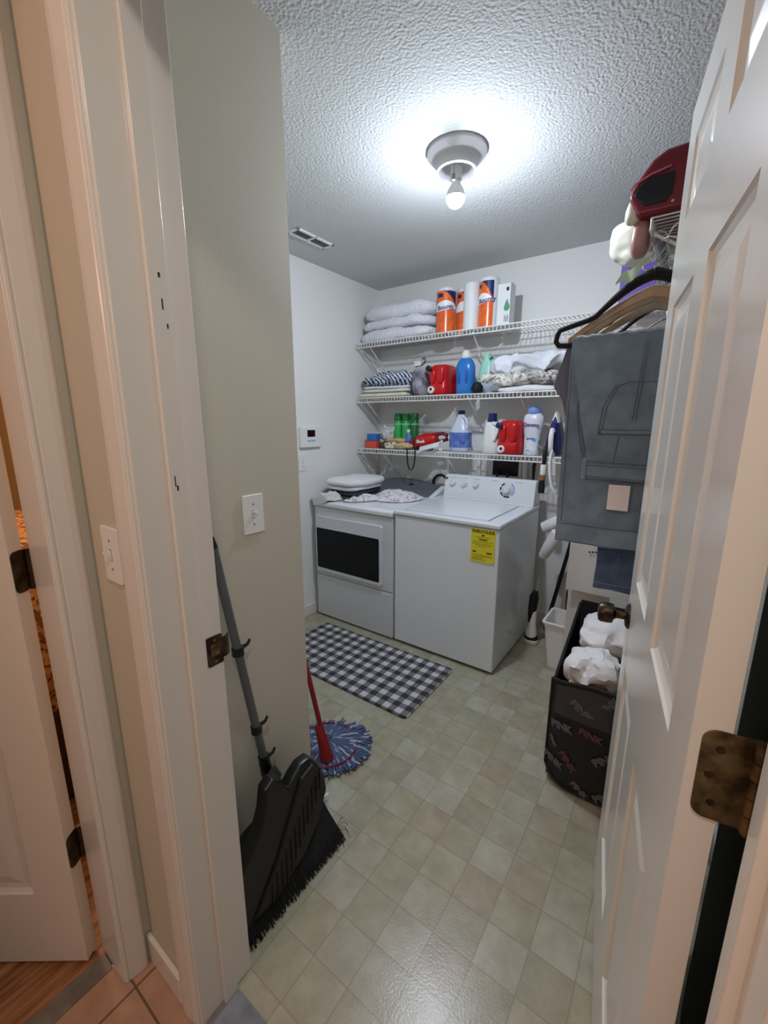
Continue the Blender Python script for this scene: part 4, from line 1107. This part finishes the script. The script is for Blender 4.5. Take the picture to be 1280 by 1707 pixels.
crumple('crumpled_cloth', 'thin strip of speckled cloth trailing beside the charcoal towel', 'garment', .395, -.700, TZ, .150, .060, .040, M['print'], 13, rz=.9, n=32)

# ------------------------------------------------------------------ behind the machines
t = thing('washer_outlet_box', 'recessed dark washer valve box in the wall above the washer', 'valve box', (1.13, 0, 1.04))
mb = MB()
for a in ((1.015, -.008, 1.035, 1.034, 0, 1.185), (1.224, -.008, 1.035, 1.243, 0, 1.185), (1.034, -.008, 1.170, 1.224, 0, 1.185), (1.034, -.008, 1.035, 1.224, 0, 1.048)): mb.box(*a)
part('box_frame', mb, M['wall_back'], t, smooth=False)
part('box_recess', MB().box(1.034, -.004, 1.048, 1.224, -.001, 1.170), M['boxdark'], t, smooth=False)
for x in (1.09, 1.165):
    part('valve', MB().lathe([(.001, 0), (.020, 0), (.022, .012), (.014, .02), (.001, .022)], (x, -.03, 1.065), 14).tube([(x, -.012, 1.075), (x, -.05, 1.068), (x, -.07, 1.02)], .010, 8), M['black'], t)
one('drain_pipe', MB().tube([(.862, -.022, ZL-.04), (.862, -.022, .92)], .014, 12), M['plastic'], 'white vertical pipe on the wall above the washer, left one', 'pipe', 'wall pipes')
one('drain_pipe', MB().tube([(.935, -.022, ZL-.04), (.935, -.022, .92)], .014, 12), M['plastic'], 'white vertical pipe on the wall above the washer, next to the left one', 'pipe', 'wall pipes')
one('drain_pipe', MB().tube([(1.275, -.024, ZL-.04), (1.275, -.024, .92)], .018, 12), M['plastic'], 'white vertical pipe right of the dark valve box', 'pipe', 'wall pipes')
one('power_cord', MB().tube([(1.335, -.02, 1.15), (1.335, -.03, 1.13), (1.336, -.03, .95)], [.011, .013, .004], 8), M['black'], 'black plug and cord hanging on the wall right of the valve box', 'cord')
one('washer_hose', MB().tube(arc((.655, -.09, .965), .062, math.radians(-20), math.radians(200), 16), .011, 10), M['black'], 'black hose looping up between dryer and washer consoles', 'hose')
one('cloth_strip', MB().tube([(.205, -.11, 1.175), (.195, -.12, 1.12), (.165, -.13, 1.04), (.115, -.14, .965), (.105, -.145, .935)], [.011, .013, .017, .018, .016], 12), M['sheet'], 'twisted pale cloth strip hanging from the lowest shelf over the dryer', 'cloth strip')

# ------------------------------------------------------------------ top shelf
S1, S2, S3 = ZT+.0025, ZM+.0025, ZL+.0025
def puffy(cx, cy, z0, w, d, h, seed, m, name, label, cat):
    mb = MB().soft((cx, cy, z0+h/2-.006), (w, d, h+.012), 3.8, .016, 9, seed, 64, 28, z0)
    return one(name, mb, m, label, cat)
puffy(.335, -.168, S1, .64, .29, .088, 11, M['quilt'], 'folded_blanket', 'white quilted blanket at the bottom of the stack on the top shelf', 'blanket')
puffy(.342, -.166, S1+.084, .61, .28, .072, 14, M['quilt'], 'folded_blanket', 'white quilted blanket in the middle of the stack on the top shelf', 'blanket')
puffy(.348, -.166, S1+.150, .60, .275, .105, 21, M['quilt'], 'folded_blanket', 'puffy white quilted blanket topmost of the stack on the top shelf', 'blanket')
def roll_wrap(label, x, y, r=.062, h=.285, wrapped=True, z=S1, a0=-155, a1=20, group=None, txt=True, tx=0.0):
    t = thing('paper_towel_roll', label, 'paper towels', (x, y, z), group)
    part('roll', MB().lathe([(.020, .004), (r-.006, 0), (r, .006), (r, h-.008), (r-.008, h), (.022, h), (.020, h-.006)], (x, y, z), 36), M['carton'] if not wrapped else M['towel'], t)
    if wrapped:
        R = r+.0012; NA = 20
        a0_, a1_ = math.radians(a0), math.radians(a1)
        def P(a, zz, rr=R): return (x+rr*math.cos(a), y+rr*math.sin(a), z+zz)
        part('wrapper', MB().surf(lambda u, v: P(a0_+(a1_-a0_)*u, .006+(h-.030)*v), NA, 8, .001), M['orange'], t, label='orange printed wrapper')
        def corner(u, v):
            a = a0_+(a1_-a0_)*(.45+.55*u); zt = h-.024; zb = zt-.004-.105*(u**1.5); return P(a, zb+(zt-zb)*v, R+.0012)
        part('wrapper_corner', MB().surf(corner, 14, 4, .0006), M['navy'], t, label='navy corner of the wrapper')
        part('white_top', MB().lathe([(R-.001, h-.026), (R-.0005, h-.006), (r-.006, h+.002), (.018, h+.002)], (x, y, z), 36), M['carton'], t)
        def swoosh(u, v):
            a = a0_+(a1_-a0_)*u; zc = .155+.018*math.sin((u-.1)*PI); w_ = .030*math.sin(PI*min(1, u*.85+.12)); return P(a, zc+(v-.5)*2*w_, R+.0014)
        part('wrapper_swoosh', MB().surf(swoosh, 14, 4, .0006), M['white_ink'], t, label='white swoosh')
        if txt:
            am = math.radians((a0+a1)/2+tx); p = Vector(P(am, .160, R+.003)); X = Vector((-math.sin(am), math.cos(am), 0)); 
            o = text('lettering', 'Bounty', .040, M['ink_navy'], t, frame(p, X+Vector((0, 0, .10)), Vector((0, 0, 1))-X*.10), bold=.0011)
            # wrap around the roll
            for v in o.data.vertices:
                w_ = Vector(v.co)+t.location; s_ = (w_-p).dot(X); rad = R+.0022+((w_-p).dot(Vector((math.cos(am), math.sin(am), 0))))
                a = am+s_/R; v.co = Vector((x+rad*math.cos(a), y+rad*math.sin(a), w_.z))-t.location
        def mark(u, v): a = a0_+(a1_-a0_)*(.20+.22*u); return P(a, h-.062+.022*v, R+.0012)
        part('wrapper_mark', MB().surf(mark, 5, 2, .0006), M['navy'], t)
    return t
roll_wrap('orange-wrapped paper towel roll at the left end of the roll group', .730, -.225, tx=2)
roll_wrap('orange-wrapped roll half hidden between its left neighbour and the white roll', .828, -.130, a0=-140, a1=-25, txt=False)
roll_wrap('bare white paper towel roll between the orange-wrapped ones', .918, -.225, r=.054, h=.29, wrapped=False)
roll_wrap('orange-wrapped paper towel roll at the right beside the white carton', 1.034, -.225, r=.061, h=.295, a0=-170, a1=-42, tx=24)
t = thing('foil_carton', 'slim white carton with a green drop, right of the paper towels', 'carton', (1.145, -.20, S1))
part('carton', MB().box(1.108, -.272, S1, 1.195, -.20, S1+.238), M['carton'], t, bevel=.002)
part('drop_print', MB().prism([(1.170, S1+.150), (1.186, S1+.112), (1.188, S1+.098), (1.180, S1+.084), (1.165, S1+.080), (1.154, S1+.088), (1.152, S1+.102), (1.158, S1+.122)], -.2735, -.2722), M['dropgreen'], t, smooth=False, label='green drop')
part('corner_print', MB().box(1.163, -.2735, S1+.195, 1.180, -.2722, S1+.215), M['ink'], t, smooth=False)
k = MB()
for i in range(5): k.box(1.156+.006*i, -.2735, S1+.020, 1.159+.006*i, -.2722, S1+.062-.006*(i % 3))
part('side_print', k, M['ink_grey'], t, smooth=False)
part('edge_print', MB().box(1.1905, -.2735, S1+.002, 1.1945, -.2718, S1+.236), M['ink_grey'], t, smooth=False)

# ------------------------------------------------------------------ middle shelf
folded(.245, -.175, S2, .44, .26, .035, 1, M['cream'], 'folded_sheet', 'cream folded sheet at the bottom left of the middle shelf', 'sheet', seed=31)
folded(.275, -.180, S2+.036, .42, .25, .048, 2, M['towel'], 'folded_sheet', 'white folded cloth between the cream sheet and the striped one', 'cloth', seed=35)
def striped_pile():
    mb = MB().soft((.265, -.185, S2+.085+.042), (.47, .28, .105), 2.4, .034, 9, 41, 72, 32, S2+.082)
    return one('striped_cloth', mb, M['stripe'], 'navy and white striped cloth crumpled topmost of the left pile', 'cloth')
striped_pile()
t = thing('packed_garment', 'grey patterned garment in clear wrap on a small black hanger', 'garment', (.555, -.20, S2))
part('garment', MB().soft((.550, -.20, S2+.098), (.115, .19, .195), 5, .006, 12, 51, 32, 20, S2), mat('grey_lilac_cloth', (178, 174, 186), .7, mottle=(18, (96, 96, 110))), t)
part('dark_fold', MB().soft((.508, -.272, S2+.070), (.030, .030, .135), 4, .004, 20, 52, 20, 14, S2), M['charcoal'], t)
part('hanger_hook', MB().tube([(.515, -.255, S2+.205), (.565, -.255, S2+.210), (.583, -.255, S2+.222), (.596, -.255, S2+.240), (.590, -.255, S2+.258), (.576, -.255, S2+.258), (.570, -.255, S2+.248)], .0045, 8), M['black'], t, label='black hanger hook')
part('header_card', MB().box(.505, -.262, S2+.208, .560, -.260, S2+.240), M['carton'], t, smooth=False)

def bottle(name, label, cat, x, y, z, prof, m, sx, sy, e=3, capprof=None, capm=None, rot=0, group=None, n=32):
    t = thing(name, label, cat, (x, y, z), group)
    part('bottle', MB().lathe(prof, (x, y, z), n, sx, sy, e, rot=rot), m, t, ang=60)
    if capprof: part('cap', MB().lathe(capprof, (x, y, z), 24), capm, t, ang=50)
    return t
def handle(t, pts, r, m): part('handle', MB().tube(pts, r, 12), m, t, ang=80)
def spigot_jug(name, label, x, y, z, w, h, m, capm, body2=None):
    """detergent drum lying on its back with a cap and push tap on the front"""
    t = thing(name, label, 'detergent', (x, y, z))
    W, D = w/2, .115
    pr = [(.86, 0), (.97, .010), (1.0, h*.12), (1.0, h*.32), (.94, h*.38), (.93, h*.60), (.92, h*.82), (.84, h*.95), (.70, h)]
    part('drum', MB().lathe(pr, (x, y, z), 40, W, D, 4.5), m, t, ang=70)
    # moulded grip bosses
    part('grip_boss', MB().soft((x-W*.42, y-D*.90, z+h*.62), (W*.62, .040, h*.50), 3, 0, 1, 0, 24, 16), m, t, ang=80)
    part('grip_boss', MB().soft((x+W*.38, y-D*.90, z+h*.66), (W*.74, .044, h*.58), 3, 0, 1, 0, 24, 16), m, t, ang=80)
    part('fill_cap', MB().lathe([(.001, 0), (.018, 0), (.020, -.004), (.020, -.022), (.016, -.025), (.001, -.025)], (x-W*.62, y-D-.012, z+h*.86), 22, axis='Y'), capm, t, label='dark screw cap')
    tp = part('tap', MB().lathe([(.001, 0), (.023, 0), (.024, -.004), (.024, -.018), (.018, -.022), (.001, -.022)], (x-W*.42, y-D-.002, z+.036), 26, axis='Y'), M['plastic'], t, label='round white tap')
    part('tap_button', MB().lathe([(.001, -.020), (.009, -.020), (.009, -.026), (.001, -.026)], (x-W*.42+.004, y-D-.002, z+.040), 16, axis='Y'), capm, tp)
    return t
spigot_jug('detergent_jug', 'red detergent jug with black cap on the middle shelf', .705, -.175, S2, .150, .205, M['red'], M['black'])
one('jar', MB().lathe([(.02, 0), (.034, .004), (.034, .11), (.025, .13), (.02, .15)], (.800, -.10, S2), 20), mat('dark_jar', (60, 44, 52), .3), 'dark slim bottle tucked between the red jug and the blue bottle', 'bottle')
t = bottle('softener_bottle', 'large blue bottle with white cap on the middle shelf', 'bottle', .878, -.195, S2,
           [(.052, 0), (.060, .006), (.063, .04), (.062, .10), (.066, .15), (.064, .19), (.050, .222), (.034, .238), (.026, .242)], M['blue'], 1.0, .74, 2.6,
           [(.028, .238), (.032, .244), (.030, .262), (.026, .276), (.018, .290), (.001, .293)], M['plastic'])
part('side_grip', MB().soft((.852, -.238, S2+.125), (.020, .022, .11), 2.4, 0, 1, 0, 16, 14), mat('blue_grip', (30, 96, 178), .3), t, ang=80)
part('side_grip', MB().soft((.905, -.238, S2+.125), (.020, .022, .11), 2.4, 0, 1, 0, 16, 14), mat('blue_grip_2', (30, 96, 178), .3), t, ang=80)
t = thing('detergent_bottle', 'pale mint jug with loop handle beside the blue bottle', 'bottle', (1.03, -.16, S2))
part('bottle', MB().lathe([(.050, 0), (.056, .006), (.057, .05), (.054, .13), (.046, .18), (.032, .215)], (1.018, -.16, S2), 30, 1, .8, 2.8), M['mint'], t, ang=60)
handle(t, [(1.030, -.165, S2+.235), (1.058, -.175, S2+.225), (1.075, -.178, S2+.180), (1.066, -.175, S2+.13)], .013, M['mint'])
part('spout', MB().tube([(1.018, -.16, S2+.20), (1.012, -.16, S2+.245), (1.014, -.16, S2+.262)], [.030, .024, .018], 16), M['mint'], t)
part('cap', MB().lathe([(.012, 0), (.014, .008), (.001, .014)], (1.055, -.185, S2+.222), 14), mat('teal_cap', (20, 92, 84), .4), t, label='dark teal stopper')
one('black_cloth', MB().soft((1.003, -.262, S2+.032), (.085, .07, .075), 2.2, .018, 18, 61, 32, 20, S2), M['blackmatt'], 'small black cloth wad at the shelf edge beside the blue bottle', 'cloth')
one('blue_grey_cloth', MB().soft((1.105, -.245, S2+.036), (.145, .085, .080), 2.0, .030, 16, 63, 32, 20, S2), mat('blue_grey_cotton', (160, 172, 182), .9, bump=(60, .3, .003)), 'pale blue-grey cloth bunched under the floral sheet', 'cloth')
one('white_cloth', MB().soft((1.315, -.235, S2+.018), (.36, .11, .042), 3.4, .008, 10, 66, 40, 16, S2), M['towel'], 'thin white folded cloth under the floral sheet', 'cloth')
one('floral_sheet', MB().soft((1.255, -.200, S2+.082), (.53, .22, .090), 2.4, .028, 12, 69, 72, 32, S2+.038), M['floral'], 'grey and cream floral sheet bunched on the middle shelf', 'sheet')
one('white_pillow', MB().soft((1.325, -.165, S2+.168), (.52, .25, .115), 2.2, .042, 9, 72, 80, 40), mat('white_linen', (226, 228, 236), .9, bump=(40, .2, .003)), 'crumpled white bed linen resting on top of the floral sheet', 'linen')

# ------------------------------------------------------------------ lowest shelf
one('small_box', MB().box(.056, -.268, S3, .168, -.20, S3+.056), M['orange_box'], 'small orange-red box at the left end of the lowest shelf', 'box', bevel=.003)
one('small_box', MB().box(.066, -.255, S3+.0565, .160, -.20, S3+.112), M['blue2'], 'small blue box stacked on the orange-red one', 'box', bevel=.003)
one('paper_bag', MB().soft((.212, -.175, S3+.112), (.125, .10, .125), 2.0, .034, 20, 81, 28, 18), M['sheet'], 'crumpled white wrapper behind the patterned pouches', 'wrapper')
one('dark_pouch', MB().soft((.245, -.20, S3+.028), (.14, .13, .056), 3, .005, 10, 80, 28, 18, S3), mat('olive_brown_cloth', (74, 66, 48), .8), 'dark olive pouch under the white wrapper', 'pouch')
one('patterned_pouch', MB().soft((.305, -.268, S3+.028), (.115, .055, .056), 2.8, .005, 16, 82, 28, 18, S3), M['pouch1'], 'cream pouch with dark scroll pattern at the front shelf edge', 'pouch')
one('patterned_pouch', MB().soft((.420, -.255, S3+.026), (.165, .080, .052), 2.8, .007, 14, 84, 32, 18, S3), M['pouch2'], 'tan and peach patterned pouch under the green cans', 'pouch')
one('rolled_cloth', MB().soft((.320, -.195, S3+.062), (.20, .07, .040), 3.0, .006, 14, 85, 32, 18), M['pouch2'], 'flat beige patterned cloth lying over the pouches', 'cloth')
def can(x, y, label, dark=False, z=S3):
    t = thing('spray_can', label, 'spray can', (x, y, z), 'green spray cans')
    b, c = (M['green_dk'], M['green_dk']) if dark else (M['green'], M['green_dk'])
    part('can', MB().lathe([(.024, 0), (.0325, .004), (.0325, .205), (.028, .216)], (x, y, z), 28), b, t)
    part('cap', MB().lathe([(.0325, .216), (.0325, .255), (.028, .268), (.016, .272), (.001, .272)], (x, y, z), 28), c, t)
    part('band', MB().lathe([(.0332, .185), (.0332, .192)], (x, y, z), 28), M['mint'], t)
can(.300, -.150, 'green spray can, front left of the cluster')
can(.372, -.150, 'bright green spray can in the middle of the cluster')
can(.436, -.128, 'dark green spray can at the right of the cluster', True)
t = bottle('small_bottle', 'little clear blue bottle in front of the dark green can', 'bottle', .437, -.215, S3+.0, [(.018, 0), (.022, .004), (.022, .10), (.012, .125), (.010, .135)], M['blueprint'], 1, 1, 2, [(.012, .130), (.012, .150), (.001, .152)], M['plastic'])
# hand vacuum
t = thing('hand_vacuum', 'red handheld vacuum with white lettering on the lowest shelf', 'hand vacuum', (.62, -.225, S3))
part('body', MB().loft([[(x, -.225+wy*math.cos(a), zc+hz*math.sin(a)) for a in [2*PI*k/24 for k in range(24)]] for x, wy, hz, zc in ((.512, .030, .036, S3+.050), (.530, .048, .050, S3+.058), (.58, .055, .058, S3+.066), (.630, .052, .056, S3+.072), (.672, .036, .036, S3+.084), (.690, .024, .020, S3+.090))]), M['red'], t, ang=80)
part('nozzle', MB().loft([[(x, -.225+wy*math.cos(a), zc+hz*math.sin(a)) for a in [2*PI*k/24 for k in range(24)]] for x, wy, hz, zc in ((.455, .026, .012, S3+.050), (.470, .030, .018, S3+.052), (.514, .040, .040, S3+.056))]), M['maroon'], t, ang=80)
part('handle', MB().tube([(.630, -.225, S3+.110), (.680, -.225, S3+.118), (.735, -.225, S3+.125), (.768, -.225, S3+.112), (.772, -.225, S3+.085), (.720, -.225, S3+.070), (.670, -.225, S3+.075)], [.014, .014, .013, .015, .014, .012, .014], 12), M['maroon'], t, ang=80, label='dark maroon handle')
part('base', MB().box(.520, -.265, S3+.001, .640, -.185, S3+.020), M['black'], t, bevel=.006)
text('lettering', 'Shark', .030, M['white_ink'], t, frame((.584, -.2845, S3+.066), (1, 0, .06), (0, .06, 1)), bold=.0007, depth=.002)
def ragf(u, v):
    x = .580+.175*u; y = -.300-.018*math.sin(PI*u)+(v-.5)*(.05+.03*u)
    z = S3-.002+.070*u*(1-.2*v)+.010*math.sin(v*9+u*4)+ (v-.5)*.045
    return (x, y, z)
one('white_rag', MB().surf(ragf, 20, 12, .006), M['towel'], 'white rag slung over the shelf lip in front of the hand vacuum', 'rag', ang=80)
one('small_ball', MB().soft((.752, -.290, S3+.012), (.030, .030, .026), 2, .002, 30, 4, 16, 12, S3), M['cream'], 'small cream knob-like ball beside the rag on the shelf edge', 'ball')
one('carry_strap', MB().surf(lambda u, v: ((.490+.066*u)+.0, -.314-.003*math.sin(PI*u), 0) if False else ((lambda a: (.524-.034*math.cos(a*PI)*(.95 if .2 < a < .8 else 1.0), -.318, S3+.012-.155*math.sin(a*PI)**.62))(u)[0], -.322+.014*v, (lambda a: S3+.012-.155*max(0, math.sin(a*PI))**.62)(u)), 30, 2, .0035), M['black'], 'black webbing strap looping down from the lowest shelf', 'strap')
# bleach jug
t = bottle('bleach_jug', 'translucent pale jug with blue label and navy cap', 'bottle', .855, -.185, S3,
           [(.062, 0), (.070, .006), (.071, .03), (.071, .135), (.064, .160), (.048, .195), (.034, .225), (.026, .245), (.022, .262)], M['bleach'], 1.05, .85, 2.6,
           [(.024, .258), (.025, .262), (.025, .284), (.001, .286)], M['navy'])
part('label', MB().lathe([(.0725, .030), (.0730, .032), (.0730, .132), (.0725, .134)], (.855, -.185, S3), 40, 1.05, .85, 2.6), M['blueprint'], t, label='blue printed label', ang=60)
handle(t, [(.872, -.205, S3+.245), (.902, -.215, S3+.230), (.918, -.218, S3+.195), (.915, -.215, S3+.160)], .010, M['bleach'])
# white bottle, navy cap
t = bottle('fabric_bottle', 'plain white bottle with navy cap right of the bleach jug', 'bottle', 1.090, -.20, S3,
           [(.054, 0), (.060, .005), (.058, .06), (.052, .13), (.046, .185), (.040, .205), (.028, .212)], M['plastic'], 1.0, .72, 2.8,
           [(.034, .208), (.034, .220), (.029, .222), (.027, .262), (.001, .264)], M['navy'])
handle(t, [(1.105, -.225, S3+.200), (1.138, -.240, S3+.188), (1.144, -.244, S3+.145), (1.122, -.240, S3+.085)], .011, M['plastic'])
spigot_jug('detergent_jug', 'red detergent jug with navy cap on the lowest shelf', 1.232, -.180, S3, .158, .215, M['red'], M['navy'])
# scent booster bottle
t = thing('softener_bottle', 'white and blue bottle with periwinkle cap and script lettering', 'bottle', (1.362, -.20, S3))
part('bottle', MB().lathe([(.046, 0), (.050, .006), (.046, .06), (.047, .10), (.056, .17), (.060, .215), (.054, .245), (.040, .258), (.036, .262)], (1.362, -.20, S3), 36, 1.05, .75, 2.4), mat('white_lilac_bottle', (224, 224, 236), .3), t, ang=60)
part('swirl_label', MB().lathe([(.0475, .012), (.0468, .06), (.0482, .10), (.0490, .108)], (1.362, -.20, S3), 36, 1.06, .77, 2.4), M['downyswirl'], t, ang=60, label='blue and white swirl print')
part('cap', MB().lathe([(.038, .258), (.041, .264), (.041, .285), (.037, .304), (.001, .306)], (1.362, -.20, S3), 30), M['lilac'], t)
o = text('lettering', 'Downy', .034, M['ink_navy'], t, frame((1.362, -.2465, S3+.188), (1, 0, -.04), (0, -.12, 1)), bold=.0006)
# clothes iron standing on its heel, soleplate to the wall
t = thing('clothes_iron', 'white and navy steam iron standing upright on the lowest shelf', 'iron', (1.505, -.215, S3))
sole = [(1.450, S3+.004), (1.446, S3+.06), (1.452, S3+.13), (1.470, S3+.20), (1.488, S3+.245), (1.500, S3+.268), (1.512, S3+.245), (1.530, S3+.20), (1.548, S3+.13), (1.554, S3+.06), (1.550, S3+.004)]
part('soleplate', MB().prism(sole, -.175, -.168), M['chrome'], t, smooth=False)
part('body', MB().loft([[((x-1.5)*s_+1.5, y, (z-S3)*sz+S3) for x, z in sole] for y, s_, sz in ((-.176, 1, 1), (-.195, 1, 1), (-.225, .88, .96), (-.240, .70, .88))]), M['navy'], t, bevel=.004, label='navy iron body')
part('tip', MB().loft([[((x-1.5)*s_+1.5, y, z) for x, z in ((1.474, S3+.20), (1.488, S3+.245), (1.500, S3+.272), (1.512, S3+.245), (1.526, S3+.20))] for y, s_ in ((-.178, 1.05), (-.205, 1.05), (-.236, .8))]), M['plastic'], t, bevel=.003, label='white nose')
part('water_tank', MB().box(1.486, -.258, S3+.130, 1.514, -.235, S3+.215), mat('tank_blue', (34, 44, 120), .2), t, bevel=.006)
part('handle', MB().tube([(1.500, -.240, S3+.150), (1.500, -.285, S3+.160), (1.500, -.300, S3+.125), (1.502, -.300, S3+.060), (1.504, -.290, S3+.015), (1.504, -.240, S3+.012)], [.013, .014, .015, .014, .015, .014], 14), M['plastic'], t, ang=80, label='white handle')
mb = MB(); rnd = random.Random(11); pts = []
for i in range(90):
    a = i*.42; pts.append((1.452+.048*math.cos(a)*(.5+.5*math.sin(i*.13)), -.245+.022*math.sin(a*1.1), S3+.012+.045*abs(math.sin(i*.21))))
one('power_cord', mb.tube(pts, .003, 6), mat('grey_cord', (130, 126, 118), .5), 'tangled grey cord between the periwinkle-capped bottle and the iron', 'cord', ang=80)
# hanging below the shelf lip at the right end
t = thing('paint_brush', 'brush with dark bristles and tan ferrule hanging from the lowest shelf', 'brush', (1.470, -.318, 1.02))
part('handle', MB().lathe([(.006, .275), (.013, .265), (.013, .20), (.011, .175)], (1.478, -.322, 1.0), 14), M['black'], t)
part('white_band', MB().lathe([(.015, .175), (.017, .170), (.017, .118), (.015, .112)], (1.476, -.322, 1.0), 16), M['plastic'], t)
part('ferrule', MB().lathe([(.017, .112), (.019, .108), (.019, .084), (.017, .080)], (1.474, -.322, 1.0), 16, 1, .7), M['brown'], t, label='tan ferrule')
part('bristles', MB().lathe([(.016, .080), (.020, .04), (.019, .0), (.001, .0)], (1.474, -.322, 1.0), 16, 1, .7), M['bristle'], t)
t = thing('ironing_hook', 'curved white plastic holder hanging below the iron', 'hook', (1.54, -.322, 1.02))
part('arm', MB().tube([(1.520, -.318, 1.262), (1.514, -.326, 1.235), (1.512, -.328, 1.19), (1.518, -.330, 1.12), (1.530, -.330, 1.06), (1.552, -.330, 1.010), (1.560, -.330, .998)], [.006, .008, .009, .009, .008, .005, .003], 12), M['plastic'], t, ang=80)
part('wire', MB().tube([(1.530, -.330, 1.035), (1.512, -.330, 1.000), (1.470, -.330, .992), (1.452, -.330, 1.000)], .002, 6).tube([(1.560, -.330, 1.002), (1.585, -.330, 1.020), (1.590, -.330, 1.050)], .002, 6), M['chrome'], t)

# ------------------------------------------------------------------ bedroom glimpsed through the left doorway
t = thing('knit_bed', 'bed under an amber knitted throw glimpsed through the door gap', 'bed', (.0, -2.48, 0))
part('throw', MB().soft((-.20, -2.46, .62), (1.3, .50, .75), 6, .012, 6, 90, 40, 20, .25), M['knit'], t, label='amber knitted throw')
part('base', MB().box(-.82, -2.68, .02, .42, -2.22, .40), mat('dark_bed_base', (62, 40, 26), .6), t, bevel=.01)
one('gap_shade_board', MB().prism(rrect(-2.40, .02, -1.95, 1.55, .08), 2.330, 2.352, 'X'), mat('gap_shade_dark', (84, 84, 74), .8), 'dark board added behind the open door to darken the hinge gap', 'added board', bevel=.004)  # made-up board that keeps the gap between door and hinge jamb dark
one('folded_garments', MB().soft((2.215, -.62, 2.036), (.34, .52, .060), 5, .006, 9, 95, 40, 18), M['charcoal'], 'dark folded garments lying flat on the short right shelf', 'garments')
